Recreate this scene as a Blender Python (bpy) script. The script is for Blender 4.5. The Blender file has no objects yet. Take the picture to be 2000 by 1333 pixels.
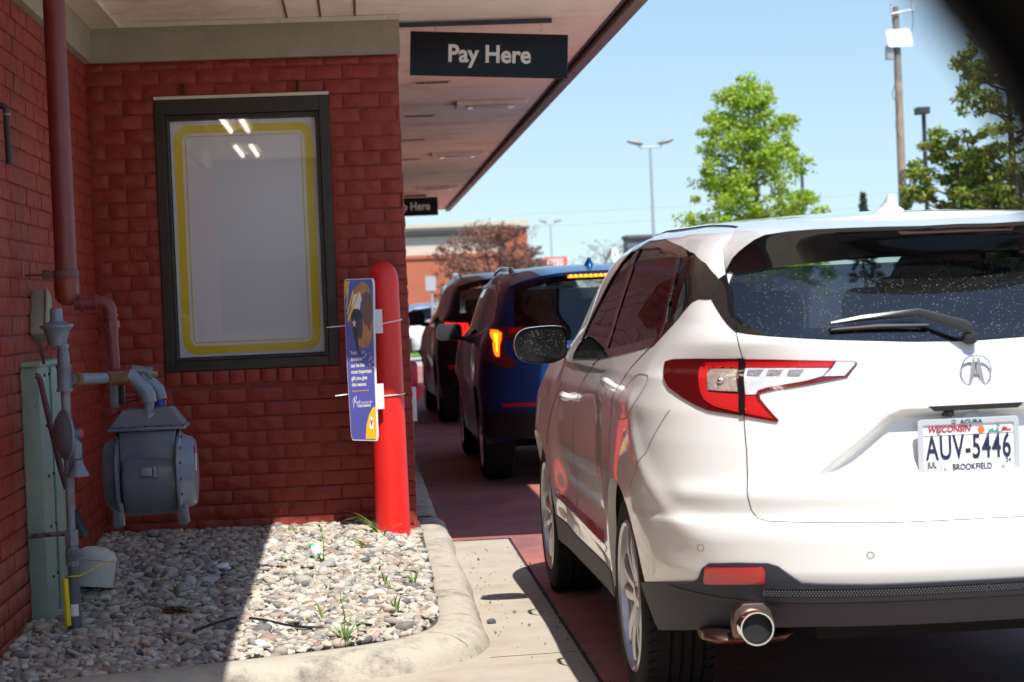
import bpy, bmesh, math, random
import numpy as np
from math import pi, sin, cos, radians
from mathutils import Vector, Matrix, Euler
from mathutils.geometry import delaunay_2d_cdt

# ------------------------------------------------------------------ camera
F_PX, CXP, CYP, CAM_H = 3889.0, 1000.0, 666.5, 1.42
vY = np.array([703 - CXP, CYP - 600, -F_PX]); vY /= np.linalg.norm(vY)
vX = np.array([1, .043, 0.]); vX[2] = -(vX[0]*vY[0] + vX[1]*vY[1])/vY[2]; vX /= np.linalg.norm(vX)
vZ = np.cross(vX, vY)
CM = np.stack([vX, vY, vZ], 1)          # camera = CM @ world
CP = np.array([0, 0, CAM_H])
scene = bpy.context.scene
COL = scene.collection
cam_d = bpy.data.cameras.new('camera'); cam = bpy.data.objects.new('camera', cam_d); COL.objects.link(cam)
R = CM.T
cam.matrix_world = Matrix([[*R[0], 0], [*R[1], 0], [*R[2], CAM_H], [0, 0, 0, 1]])
cam_d.sensor_width = 36; cam_d.lens = 36*F_PX/2000
cam_d.clip_start = .05; cam_d.clip_end = 2000
cam_d.dof.use_dof = True; cam_d.dof.focus_distance = 8.3; cam_d.dof.aperture_fstop = 5.0
scene.camera = cam

# ------------------------------------------------------------------ world, sun, exposure
SUNV = Vector((.13, -.54, 1)).normalized()      # towards the sun
el = math.asin(SUNV.z); az = math.atan2(SUNV.x, SUNV.y)
w = bpy.data.worlds.new('World'); scene.world = w; w.use_nodes = True
nt = w.node_tree; nt.nodes.clear()
sky = nt.nodes.new('ShaderNodeTexSky'); sky.sky_type = 'NISHITA'; sky.sun_disc = False
sky.sun_elevation = el; sky.sun_rotation = az; sky.altitude = 200; sky.air_density = 1.2; sky.dust_density = .25; sky.ozone_density = 2.6
bg = nt.nodes.new('ShaderNodeBackground'); bg.inputs[1].default_value = .102
out = nt.nodes.new('ShaderNodeOutputWorld')
tcw = nt.nodes.new('ShaderNodeTexCoord'); mpw = nt.nodes.new('ShaderNodeMapping'); mpw.vector_type = 'POINT'
mpw.inputs['Scale'].default_value = (1, 1, .66); mpw.inputs['Location'].default_value = (0, 0, .078)   # clear air: the band at the skyline is no paler than a few degrees up
nt.links.new(tcw.outputs['Generated'], mpw.inputs[0]); nt.links.new(mpw.outputs[0], sky.inputs[0]) if sky.inputs else None
nt.links.new(sky.outputs[0], bg.inputs[0]); nt.links.new(bg.outputs[0], out.inputs[0])
sd = bpy.data.lights.new('sun', 'SUN'); sd.energy = 5.0; sd.angle = radians(.53); sd.color = (1, .95, .88)
so = bpy.data.objects.new('sun', sd); COL.objects.link(so)
so.rotation_euler = SUNV.to_track_quat('Z', 'Y').to_euler(); so.location = (3, -8, 14)
vs = scene.view_settings; vs.view_transform = 'Standard'; vs.look = 'None'; vs.exposure = .58; vs.gamma = 1
vs.use_curve_mapping = False
scene.cycles.max_bounces = 8; scene.cycles.transparent_max_bounces = 16
scene.cycles.caustics_reflective = False; scene.cycles.caustics_refractive = False

def ray(px, py):
    d = CM.T @ np.array([px - CXP, CYP - py, -F_PX]); return d/np.linalg.norm(d)
def on(px, py, axis, val):
    d = ray(px, py); t = (val - CP[axis])/d[axis]; return CP + t*d

# ------------------------------------------------------------------ materials
MATS = {}
def mat(name, col, rough=.6, metal=0, spec=.5, var=0, vscale=20, bump=0, bscale=60, col2=None, stain=None, coat=0,
        emit=None, estr=1, rand=0, noise_detail=6, rvar=0, flat=False):
    if name in MATS: return MATS[name]
    m = bpy.data.materials.new(name); m.use_nodes = True; MATS[name] = m
    t = m.node_tree; b = t.nodes['Principled BSDF']; L = t.links
    b.inputs['Base Color'].default_value = (*col, 1); b.inputs['Roughness'].default_value = rough
    b.inputs['Metallic'].default_value = metal; b.inputs['Specular IOR Level'].default_value = spec
    b.inputs['Coat Weight'].default_value = coat; b.inputs['Coat Roughness'].default_value = .03
    if emit: b.inputs['Emission Color'].default_value = (*emit, 1); b.inputs['Emission Strength'].default_value = estr
    tc = t.nodes.new('ShaderNodeTexCoord')
    src = None
    if var or col2:
        n = t.nodes.new('ShaderNodeTexNoise'); n.inputs['Scale'].default_value = vscale; n.inputs['Detail'].default_value = noise_detail
        n.inputs['Roughness'].default_value = .65
        L.new(tc.outputs['Object'], n.inputs['Vector'])
        r = t.nodes.new('ShaderNodeValToRGB'); r.color_ramp.elements[0].position = .32; r.color_ramp.elements[1].position = .68
        a = col2 if col2 else tuple(max(0, c*(1-var)) for c in col); c2 = col if col2 else tuple(min(1, c*(1+var)) for c in col)
        r.color_ramp.elements[0].color = (*a, 1); r.color_ramp.elements[1].color = (*c2, 1)
        L.new(n.outputs[0], r.inputs[0]); src = r.outputs[0]
        if rvar:
            mr = t.nodes.new('ShaderNodeMapRange'); mr.inputs['To Min'].default_value = max(0, rough-rvar); mr.inputs['To Max'].default_value = min(1, rough+rvar)
            L.new(n.outputs[0], mr.inputs[0]); L.new(mr.outputs[0], b.inputs['Roughness'])
    if stain:
        scol, sscale, lo, hi = stain
        n = t.nodes.new('ShaderNodeTexNoise'); n.inputs['Scale'].default_value = sscale; n.inputs['Detail'].default_value = 8; n.inputs['Roughness'].default_value = .7
        L.new(tc.outputs['Object'], n.inputs['Vector'])
        r = t.nodes.new('ShaderNodeMapRange'); r.inputs['From Min'].default_value = lo; r.inputs['From Max'].default_value = hi
        L.new(n.outputs[0], r.inputs[0])
        mx = t.nodes.new('ShaderNodeMix'); mx.data_type = 'RGBA'
        mx.inputs[6].default_value = (*col, 1); mx.inputs[7].default_value = (*scol, 1)
        if src: L.new(src, mx.inputs[6])
        L.new(r.outputs[0], mx.inputs[0]); src = mx.outputs[2]
    if rand:
        g = t.nodes.new('ShaderNodeNewGeometry')
        h = t.nodes.new('ShaderNodeHueSaturation')
        mr = t.nodes.new('ShaderNodeMapRange'); mr.inputs['To Min'].default_value = 1-rand; mr.inputs['To Max'].default_value = 1+rand
        L.new(g.outputs['Random Per Island'], mr.inputs[0]); L.new(mr.outputs[0], h.inputs['Value'])
        if src: L.new(src, h.inputs['Color'])
        else: h.inputs['Color'].default_value = (*col, 1)
        src = h.outputs[0]
    if src: L.new(src, b.inputs['Base Color'])
    if bump:
        n = t.nodes.new('ShaderNodeTexNoise'); n.inputs['Scale'].default_value = bscale; n.inputs['Detail'].default_value = 5
        L.new(tc.outputs['Object'], n.inputs['Vector'])
        bp = t.nodes.new('ShaderNodeBump'); bp.inputs['Strength'].default_value = min(1, bump); bp.inputs['Distance'].default_value = .004*max(1, bump)
        L.new(n.outputs[0], bp.inputs['Height']); L.new(bp.outputs[0], b.inputs['Normal'])
    return m

def ramp_mat(name, stops, rough=.7, bump=.3, bscale=40, noise=.12, nscale=15, spec=.3):
    """random colour per island out of a palette"""
    m = bpy.data.materials.new(name); m.use_nodes = True; MATS[name] = m
    t = m.node_tree; b = t.nodes['Principled BSDF']; L = t.links
    g = t.nodes.new('ShaderNodeNewGeometry'); r = t.nodes.new('ShaderNodeValToRGB'); r.color_ramp.interpolation = 'LINEAR'
    while len(r.color_ramp.elements) < len(stops): r.color_ramp.elements.new(.5)
    for e, (p, c) in zip(r.color_ramp.elements, stops): e.position = p; e.color = (*c, 1)
    L.new(g.outputs['Random Per Island'], r.inputs[0])
    tc = t.nodes.new('ShaderNodeTexCoord'); n = t.nodes.new('ShaderNodeTexNoise'); n.inputs['Scale'].default_value = nscale; n.inputs['Detail'].default_value = 5
    L.new(tc.outputs['Object'], n.inputs['Vector'])
    mr = t.nodes.new('ShaderNodeMapRange'); mr.inputs['To Min'].default_value = 1-noise*2; mr.inputs['To Max'].default_value = 1+noise*2
    L.new(n.outputs[0], mr.inputs[0])
    h = t.nodes.new('ShaderNodeHueSaturation'); L.new(r.outputs[0], h.inputs['Color']); L.new(mr.outputs[0], h.inputs['Value'])
    L.new(h.outputs[0], b.inputs['Base Color']); b.inputs['Roughness'].default_value = rough; b.inputs['Specular IOR Level'].default_value = spec
    if bump:
        bp = t.nodes.new('ShaderNodeBump'); bp.inputs['Strength'].default_value = bump; bp.inputs['Distance'].default_value = .003
        n2 = t.nodes.new('ShaderNodeTexNoise'); n2.inputs['Scale'].default_value = bscale; L.new(tc.outputs['Object'], n2.inputs['Vector'])
        L.new(n2.outputs[0], bp.inputs['Height']); L.new(bp.outputs[0], b.inputs['Normal'])
    return m

def leaf_mat(name, stops, trans=.35):
    m = ramp_mat(name, stops, rough=.55, bump=0, noise=.1, nscale=1.5)
    t = m.node_tree; b = t.nodes['Principled BSDF']; L = t.links
    tr = t.nodes.new('ShaderNodeBsdfTranslucent'); mx = t.nodes.new('ShaderNodeMixShader'); mx.inputs[0].default_value = trans
    src = b.inputs['Base Color'].links[0].from_socket
    L.new(src, tr.inputs[0]); o = t.nodes['Material Output']
    L.new(b.outputs[0], mx.inputs[1]); L.new(tr.outputs[0], mx.inputs[2]); L.new(mx.outputs[0], o.inputs[0])
    return m

def glass_mat(name, tint, refl=1.0, dust=0, base=.04):
    """thin tinted pane: see-through plus mirror reflection"""
    m = bpy.data.materials.new(name); m.use_nodes = True; MATS[name] = m
    t = m.node_tree; L = t.links; t.nodes.clear()
    o = t.nodes.new('ShaderNodeOutputMaterial'); tr = t.nodes.new('ShaderNodeBsdfTransparent'); tr.inputs[0].default_value = (*tint, 1)
    gl = t.nodes.new('ShaderNodeBsdfGlossy'); gl.inputs['Roughness'].default_value = .015; gl.inputs['Color'].default_value = (refl, refl, refl, 1)
    ge = t.nodes.new('ShaderNodeNewGeometry'); dp = t.nodes.new('ShaderNodeVectorMath'); dp.operation = 'DOT_PRODUCT'
    L.new(ge.outputs['Incoming'], dp.inputs[0]); L.new(ge.outputs['Normal'], dp.inputs[1])
    def mth(op, a, b=None):
        n = t.nodes.new('ShaderNodeMath'); n.operation = op
        for i, q in enumerate((a, b)):
            if q is None: continue
            if isinstance(q, (int, float)): n.inputs[i].default_value = q
            else: L.new(q, n.inputs[i])
        return n.outputs[0]
    f5 = mth('POWER', mth('SUBTRACT', 1.0, mth('ABSOLUTE', dp.outputs['Value'])), 5.0)      # Schlick, the same from both sides
    class ad: outputs = [mth('ADD', mth('MULTIPLY', f5, .92), .042+base)]
    mx = t.nodes.new('ShaderNodeMixShader'); L.new(ad.outputs[0], mx.inputs[0]); L.new(tr.outputs[0], mx.inputs[1]); L.new(gl.outputs[0], mx.inputs[2])
    last = mx.outputs[0]
    if dust:
        df = t.nodes.new('ShaderNodeBsdfDiffuse'); df.inputs[0].default_value = (.5, .5, .48, 1)
        tc = t.nodes.new('ShaderNodeTexCoord')
        v = t.nodes.new('ShaderNodeTexVoronoi'); v.inputs['Scale'].default_value = 210; v.inputs['Randomness'].default_value = 1
        L.new(tc.outputs['Object'], v.inputs['Vector'])
        s = t.nodes.new('ShaderNodeSeparateColor'); L.new(v.outputs['Color'], s.inputs[0])
        mr = t.nodes.new('ShaderNodeMapRange'); mr.inputs['From Min'].default_value = .72; mr.inputs['From Max'].default_value = 1; mr.inputs['To Max'].default_value = .42
        mr.inputs['To Min'].default_value = .0
        L.new(s.outputs[0], mr.inputs[0])
        lt = t.nodes.new('ShaderNodeMath'); lt.operation = 'LESS_THAN'; L.new(v.outputs['Distance'], lt.inputs[0]); L.new(mr.outputs[0], lt.inputs[1])
        n = t.nodes.new('ShaderNodeTexNoise'); n.inputs['Scale'].default_value = 9; n.inputs['Detail'].default_value = 3; L.new(tc.outputs['Object'], n.inputs['Vector'])
        mu = t.nodes.new('ShaderNodeMath'); mu.operation = 'MULTIPLY'; L.new(lt.outputs[0], mu.inputs[0]); L.new(n.outputs[0], mu.inputs[1])
        m2 = t.nodes.new('ShaderNodeMath'); m2.operation = 'MULTIPLY_ADD'; L.new(mu.outputs[0], m2.inputs[0]); m2.inputs[1].default_value = dust; m2.inputs[2].default_value = .012
        x2 = t.nodes.new('ShaderNodeMixShader'); L.new(m2.outputs[0], x2.inputs[0]); L.new(last, x2.inputs[1]); L.new(df.outputs[0], x2.inputs[2]); last = x2.outputs[0]
    L.new(last, o.inputs[0])
    return m

# ------------------------------------------------------------------ mesh helpers
def link(o, parent=None):
    COL.objects.link(o)
    if parent is not None: o.parent = parent
    return o
def tag(o, label=None, cat=None, group=None, kind=None):
    if label: o['label'] = label
    if cat: o['category'] = cat
    if group: o['group'] = group
    if kind: o['kind'] = kind
    return o
def thing(name, label, cat, loc=(0, 0, 0), rz=0, group=None):
    o = bpy.data.objects.new(name, None); link(o); o.location = loc; o.rotation_euler = (0, 0, rz)
    o.empty_display_size = .1
    return tag(o, label, cat, group)
def world_of(o):
    m = Matrix.Identity(4)
    while o is not None:
        m = Matrix.LocRotScale(o.location, o.rotation_euler, o.scale) @ m; o = o.parent
    return m
class MB:
    def __init__(s): s.v = []; s.f = []
    def add(s, vs, fs):
        k = len(s.v); s.v += [tuple(map(float, p)) for p in vs]; s.f += [tuple(i+k for i in f) for f in fs]; return s
    def box(s, c, d, M=None):
        x, y, z = [q/2 for q in d]
        P = [Vector((a*x, b*y, e*z)) for e in (-1, 1) for b in (-1, 1) for a in (-1, 1)]
        if M is not None: P = [M @ p for p in P]
        P = [p + Vector(c) for p in P]
        return s.add(P, [(0, 2, 3, 1), (4, 5, 7, 6), (0, 1, 5, 4), (2, 6, 7, 3), (0, 4, 6, 2), (1, 3, 7, 5)])
    def bb(s, a, b):
        return s.box([(p+q)/2 for p, q in zip(a, b)], [abs(q-p) for p, q in zip(a, b)])
    def tube(s, path, r, n=12, caps=True):
        path = [Vector(p) for p in path]; rs = r if hasattr(r, '__len__') else [r]*len(path)
        rings = []; up = None
        for i, p in enumerate(path):
            d = (path[min(i+1, len(path)-1)] - path[max(i-1, 0)])
            if d.length < 1e-9: d = Vector((0, 0, 1))
            d.normalize()
            if up is None: up = Vector((0, 0, 1)) if abs(d.z) < .9 else Vector((1, 0, 0))
            a = d.cross(up)
            if a.length < 1e-6: a = d.cross(Vector((0, 1, 0)))
            a.normalize(); b = a.cross(d).normalized(); up = b
            rings.append([p + (a*cos(2*pi*k/n) + b*sin(2*pi*k/n))*rs[i] for k in range(n)])
        V = [p for q in rings for p in q]; Fs = []
        for i in range(len(path)-1):
            for k in range(n):
                Fs.append((i*n+k, i*n+(k+1) % n, (i+1)*n+(k+1) % n, (i+1)*n+k))
        if caps:
            Fs.append(tuple(range(n))[::-1]); Fs.append(tuple((len(path)-1)*n+k for k in range(n)))
        return s.add(V, Fs)
    def cyl(s, a, b, r, n=20, r2=None):
        return s.tube([a, b], [r, r if r2 is None else r2], n)
    def lathe(s, prof, c=(0, 0, 0), axis='z', n=32, M=None, closed=False):
        V = []; Fs = []
        for (r, h) in prof:
            for k in range(n):
                t = 2*pi*k/n; p = (r*cos(t), r*sin(t), h)
                if axis == 'x': p = (h, r*cos(t), r*sin(t))
                if axis == 'y': p = (r*sin(t), h, r*cos(t))
                p = Vector(p)
                if M is not None: p = M @ p
                V.append(p + Vector(c))
        m = len(prof)
        for i in range(m if closed else m-1):
            for k in range(n):
                j = (i+1) % m
                Fs.append((i*n+k, i*n+(k+1) % n, j*n+(k+1) % n, j*n+k))
        if not closed:
            if prof[0][0] > 1e-6: Fs.append(tuple(range(n))[::-1])
            if prof[-1][0] > 1e-6: Fs.append(tuple((m-1)*n+k for k in range(n)))
        return s.add(V, Fs)
    def prism(s, poly, h0, h1, fn=None):
        """poly 2D; fn(a,b,h)->xyz, default xy->z"""
        fn = fn or (lambda a, b, h: (a, b, h)); n = len(poly)
        V = [fn(a, b, h0) for a, b in poly] + [fn(a, b, h1) for a, b in poly]
        Fs = [tuple(range(n))[::-1], tuple(range(n, 2*n))] + [(i, (i+1) % n, n+(i+1) % n, n+i) for i in range(n)]
        return s.add(V, Fs)
    def loft(s, rings, closed=True, caps=False):
        n = len(rings[0]); V = [p for r in rings for p in r]; Fs = []
        for i in range(len(rings)-1):
            for k in range(n if closed else n-1):
                Fs.append((i*n+k, i*n+(k+1) % n, (i+1)*n+(k+1) % n, (i+1)*n+k))
        if caps: Fs.append(tuple(range(n))[::-1]); Fs.append(tuple((len(rings)-1)*n+k for k in range(n)))
        return s.add(V, Fs)
    def build(s, name, m, parent=None, world=False, smooth=30, bevel=0, seg=2, fix=True):
        me = bpy.data.meshes.new(name)
        V = s.v
        if world and parent is not None:
            I = world_of(parent).inverted(); V = [tuple(I @ Vector(p)) for p in V]
        me.from_pydata(V, [], s.f); me.update()
        if fix or bevel:
            b = bmesh.new(); b.from_mesh(me)
            if fix: bmesh.ops.recalc_face_normals(b, faces=b.faces)
            if bevel:
                es = [e for e in b.edges if len(e.link_faces) == 2 and e.calc_face_angle(0) > .5]
                bmesh.ops.bevel(b, geom=es, offset=bevel, segments=seg, profile=.5, affect='EDGES', clamp_overlap=True)
            b.to_mesh(me); b.free()
        if smooth is not None:
            me.shade_smooth(); me.set_sharp_from_angle(angle=radians(smooth))
        me.materials.append(m)
        return link(bpy.data.objects.new(name, me), parent)

def fast_mesh(name, V, Fq, m, parent=None, smooth=True):
    """numpy arrays; Fq (n,k)"""
    me = bpy.data.meshes.new(name); V = np.asarray(V, np.float32); Fq = np.asarray(Fq, np.int32)
    me.vertices.add(len(V)); me.vertices.foreach_set('co', V.ravel())
    k = Fq.shape[1]; me.loops.add(Fq.size); me.loops.foreach_set('vertex_index', Fq.ravel())
    me.polygons.add(len(Fq)); me.polygons.foreach_set('loop_start', np.arange(0, Fq.size, k, dtype=np.int32))
    try: me.polygons.foreach_set('loop_total', np.full(len(Fq), k, np.int32))
    except Exception: pass
    me.update(calc_edges=True); me.validate()
    if smooth: me.shade_smooth()
    me.materials.append(m)
    return link(bpy.data.objects.new(name, me), parent)

def text_mesh(name, s, size, m, parent, M, bold=0, ext=.0008, align='CENTER', spacing=1, sx=1, line=1, world=False, shear=0):
    cu = bpy.data.curves.new('t', 'FONT'); cu.body = s; cu.size = size; cu.offset = bold; cu.extrude = ext
    cu.align_x = align; cu.space_character = spacing; cu.space_line = line; cu.shear = shear; cu.resolution_u = 4
    o = bpy.data.objects.new('t', cu); COL.objects.link(o)
    dg = bpy.context.evaluated_depsgraph_get(); me = bpy.data.meshes.new_from_object(o.evaluated_get(dg))
    bpy.data.objects.remove(o); bpy.data.curves.remove(cu)
    me.name = name
    T = M @ Matrix.Diagonal((sx, 1, 1, 1))
    if world and parent is not None: T = world_of(parent).inverted() @ T
    me.transform(T); me.materials.clear(); me.materials.append(m)
    return link(bpy.data.objects.new(name, me), parent)

def M_front(x, y, z, tilt=0):
    """text plane facing -Y (towards the camera)"""
    return Matrix.Translation((x, y, z)) @ Matrix.Rotation(tilt, 4, 'Y') @ Matrix.Rotation(pi/2, 4, 'X')

def rrect(w, h, r, n=6, cx=0, cy=0):
    P = []
    for (sx, sy, a0) in ((1, 1, 0), (-1, 1, 90), (-1, -1, 180), (1, -1, 270)):
        for i in range(n+1):
            a = radians(a0+90*i/n); P.append((cx+sx*(w/2-r)+r*cos(a), cy+sy*(h/2-r)+r*sin(a)))
    return P
def ring_prism(mb, outer, inner, h0, h1, fn):
    n = len(outer)
    V = [fn(a, b, h0) for a, b in outer]+[fn(a, b, h0) for a, b in inner]+[fn(a, b, h1) for a, b in outer]+[fn(a, b, h1) for a, b in inner]
    Fs = []
    for i in range(n):
        j = (i+1) % n
        Fs += [(i, j, n+j, n+i), (2*n+i, 3*n+i, 3*n+j, 2*n+j), (i, 2*n+i, 2*n+j, j), (n+i, n+j, 3*n+j, 3*n+i)]
    return mb.add(V, Fs)
def inpoly(P, poly):
    poly = np.asarray(poly); x, y = P[:, 0], P[:, 1]; c = np.zeros(len(P), bool)
    x0, y0 = poly[:, 0], poly[:, 1]; x1, y1 = np.roll(x0, -1), np.roll(y0, -1)
    for a, b, d, e in zip(x0, y0, x1, y1):
        if b == e: continue
        c ^= ((b > y) != (e > y)) & (x < (d-a)*(y-b)/(e-b)+a)
    return c
def resample(pts, step, closed=True, smooth=0):
    P = np.asarray(pts, float)
    if smooth:                                   # Chaikin corner cutting
        for _ in range(smooth):
            Q = np.roll(P, -1, 0) if closed else P[1:]
            A = P if closed else P[:-1]
            N = np.empty((2*len(A), P.shape[1])); N[0::2] = A*.75+Q*.25; N[1::2] = A*.25+Q*.75
            if not closed: N = np.vstack([P[:1], N, P[-1:]])
            P = N
    out = []; n = len(P)
    for i in range(n if closed else n-1):
        a, b = P[i], P[(i+1) % n]; k = max(1, int(math.ceil(np.linalg.norm(b-a)/step)))
        for j in range(k): out.append(a+(b-a)*j/k)
    if not closed: out.append(P[-1])
    return np.array(out)

def cdt(outer, holes, step):
    """triangulate a polygon with holes on an interior grid -> verts (n,2), tris"""
    loops = [np.asarray(outer)]+[np.asarray(h) for h in holes]
    V = []; E = []
    for L_ in loops:
        k = len(V); V += [tuple(p) for p in L_]; E += [(k+i, k+(i+1) % len(L_)) for i in range(len(L_))]
    O = loops[0]; lo = O.min(0); hi = O.max(0)
    gx = np.arange(lo[0]+step*.5, hi[0], step); gy = np.arange(lo[1]+step*.5, hi[1], step)
    if len(gx) and len(gy):
        G = np.stack(np.meshgrid(gx, gy), -1).reshape(-1, 2)
        k = inpoly(G, O)
        for h in loops[1:]: k &= ~inpoly(G, h)
        G = G[k]
        B = np.array(V)
        if len(G):                                   # keep clear of the borders
            keep = np.ones(len(G), bool)
            for i in range(0, len(G), 2000):
                d = np.abs(G[i:i+2000, None, :]-B[None]).max(-1).min(1); keep[i:i+2000] = d > step*.42
            V += [tuple(p) for p in G[keep]]
    r = delaunay_2d_cdt([Vector(p) for p in V], E, [], 0, 1e-6)
    P = np.array([tuple(p) for p in r[0]]); T = np.array([f for f in r[2] if len(f) == 3])
    c = P[T].mean(1); k = inpoly(c, O)
    for h in loops[1:]: k &= ~inpoly(c, h)
    return P, T[k]
# ------------------------------------------------------------------ car body surface
def smt(xs, ys, sig=2.0, n=400):
    X = np.linspace(xs[0], xs[-1], n); Y = np.interp(X, xs, ys); k = int(n*sig/100)
    if k > 0:
        ker = np.hanning(2*k+1); ker /= ker.sum()
        Yp = np.concatenate([2*Y[0]-Y[k:0:-1], Y, 2*Y[-1]-Y[-2:-k-2:-1]]); Y = np.convolve(Yp, ker, 'valid')
    return lambda x: np.interp(x, X, Y)
def sstep(a, b, x):
    t = np.clip((x-a)/(b-a), 0, 1); return t*t*(3-2*t)
A_, S_ = 1.15, 3.2
class Body:
    """a car shell |x| = X(y, z): y = 0 at the rear bumper, z up; one smooth surface cut into panels"""
    def __init__(s, w=.975, length=4.74, H=None, yr=None, Wl=None, gz=None, zb=1.15, wheels=(1.05, 3.80), n=2.6, Lr=.78, tyre=.37, bump=None, kH=1.0, Lx=None, cab=None):
        s.w, s.len, s.n, s.Lr, s.zb0, s.wh, s.tyre = w, length, n, Lr, zb, wheels, tyre
        H = H or ([0, .5, 1.2, 2.0, 2.6, 3.0, 3.45, 3.75, 4.2, 4.55, 4.74], [1.62, 1.655, 1.69, 1.706, 1.675, 1.58, 1.33, 1.15, 1.07, .95, .85])
        s.H = smt(H[0], [h*kH for h in H[1]], 3)
        yr = yr or ([.25, .36, .45, .55, .66, .70, .72, .80, .95, 1.05, 1.2, 1.26, 1.56, 1.70], [.16, .10, .05, .01, 0, .005, .035, .04, .06, .075, .11, .135, .375, .56])
        s.yr = smt(yr[0], yr[1], 1.2)
        Wl = Wl or ([.25, .36, .5, .65, .8, .95, 1.05, 1.15], [.94, .95, .963, .970, .975, .968, .955, .925])
        s.Wl = smt(Wl[0], [q*w/.975 for q in Wl[1]], 3)
        gz = gz or ([0, .3, .5, .62, .71, .77, .82, .87, .925, 1], [1, .992, .976, .953, .912, .85, .76, .60, .34, 0])
        s.gz = smt(gz[0], gz[1], 3); q = np.linspace(0, 1, 600); zz = s.gz(q); o = np.argsort(zz)
        s.gq = lambda zn: np.interp(zn, zz[o], q[o])
        s.cab = smt(*(cab or ([0, .8, 1.6, 2.6, 3.6, 4.8], [.93, .965, .99, 1, .97, .95])), 4)
        s.bump = bump; s.Lf = .85
    def zb(s, y): return np.minimum(s.zb0, s.H(y)-.14)
    def W(s, y, z):
        Hy = s.H(y); zb = s.zb(y); lo = s.Wl(np.minimum(z, zb))
        fl = sum(np.exp(-((y-c)/.33)**2) for c in s.wh)*np.exp(-((z-.72)/.22)**2)*.018
        door = sstep(1.45, 1.8, y)*(1-sstep(3.0, 3.35, y))
        lo = lo + fl - door*(.03*np.exp(-((z-.60)/.13)**2)) - door*.008
        zn = np.clip((z-zb)/(Hy-zb), 0, 1); q = s.gq(zn)
        cabf = 1+(s.cab(y)-1)*np.clip(zn*3, 0, 1)
        W = np.where(z > zb, s.Wl(zb)*q*cabf, lo)
        return np.where(z >= Hy, 0, W)
    def nz(s, z): return s.n+1.6*sstep(1.17, 1.34, z)
    def L(s, z): return s.Lr - .06*sstep(.9, 1.5, z)
    def yf(s, z): return s.len - .10*sstep(.6, .9, z) - .9*np.clip((z-.92)/.9, 0, 1) - .06*sstep(.5, .25, z)
    def X(s, y, z):
        c = s.W(y, z)
        t = np.clip((y-s.yr(z))/s.L(z), 0, 1); n = s.nz(z); c = c*np.power(np.clip(1-np.power(1-t, n), 0, 1), 1/n)
        t = np.clip((s.yf(z)-y)/s.Lf, 0, 1); return c*np.power(np.clip(1-np.power(1-t, 2.4), 0, 1), 1/2.4)
    def _B(s, U, z):
        U = np.asarray(U, float); z = np.asarray(z, float); yr, L, yf = s.yr(z), s.L(z), s.yf(z)
        def se(th, n):
            c, q = np.sin(th), np.cos(th); c = np.maximum(c, 0); q = np.maximum(q, 0)
            r = (c**n+q**n)**(-1/n); return r*c, r*q
        c, q = se(np.clip(U/A_, 0, 1)*pi/2, s.nz(z)); y0 = yr+L*(1-q)
        y1, y2 = yr+L, yf-s.Lf
        ys = y1+(y2-y1)*(U-A_)/S_
        c2, q2 = se(pi/2-np.clip((U-A_-S_)/A_, 0, 1)*pi/2, 2.4); yf_ = yf-s.Lf*(1-q2)
        # q2 grows from 0 at the side to 1 at the nose
        yf_ = yf-s.Lf+s.Lf*q2
        y = np.where(U < A_, y0, np.where(U < A_+S_, ys, yf_))
        cc = np.where(U < A_, c, np.where(U < A_+S_, 1, c2))
        x = s.W(y, z)*cc
        sg = np.where(U < 0, -1, 1)
        return np.stack([x, y, z], -1)
    @staticmethod
    def _nrm(f, a, b, e=.004):
        da = f(a+e, b)-f(a-e, b); db = f(a, b+e)-f(a, b-e); n = np.cross(da, db)
        return n/np.maximum(np.linalg.norm(n, axis=-1, keepdims=True), 1e-12)
    def _BD(s, U, z):
        P = s._B(U, z)
        if s.bump is None: return P
        n = s._nrm(s._B, U, z); n = np.where(np.abs(U)[..., None] < .01, np.array([0, -1, 0.]), n)
        return P+n*s.bump(P[..., 0], P[..., 1], P[..., 2], U)[..., None]
    def B(s, U, z, off=0):
        U = np.maximum(np.asarray(U, float), 1e-4); z = np.asarray(z, float)
        P = s._BD(U, z); Uc = np.maximum(U, .0045); n = s._nrm(s._BD, Uc, z)
        if off: P = P+n*off
        P[..., 0] = np.maximum(P[..., 0], 0)
        return P, n
    def inv(s, x, y, z):
        x = np.abs(x); yr, L, yf = s.yr(z), s.L(z), s.yf(z)
        c = x/np.maximum(s.W(y, z), 1e-6); q = (yr+L-y)/L
        U = np.arctan2(c, np.maximum(q, 0))/(pi/2)*A_
        y1, y2 = yr+L, yf-s.Lf
        U2 = A_+S_*(y-y1)/(y2-y1)
        return np.where(y < yr+L, U, U2)
    def side(s, y, z):                                  # (y,z) of a point on the flank -> domain
        y = np.asarray(y, float); z = np.asarray(z, float); x = s.X(y, z); return np.stack([s.inv(x, y, z), z], -1)
    def rear(s, x, z):                                  # (x,z) seen from behind -> domain
        x = np.abs(np.asarray(x, float)); z = np.asarray(z, float)
        lo = s.yr(z)+0*x; hi = lo+s.L(z)*.999
        for _ in range(40):
            m = (lo+hi)/2; k = s.X(m, z) < x; lo = np.where(k, m, lo); hi = np.where(k, hi, m)
        return np.stack([s.inv(x, (lo+hi)/2, z), z], -1)
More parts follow.
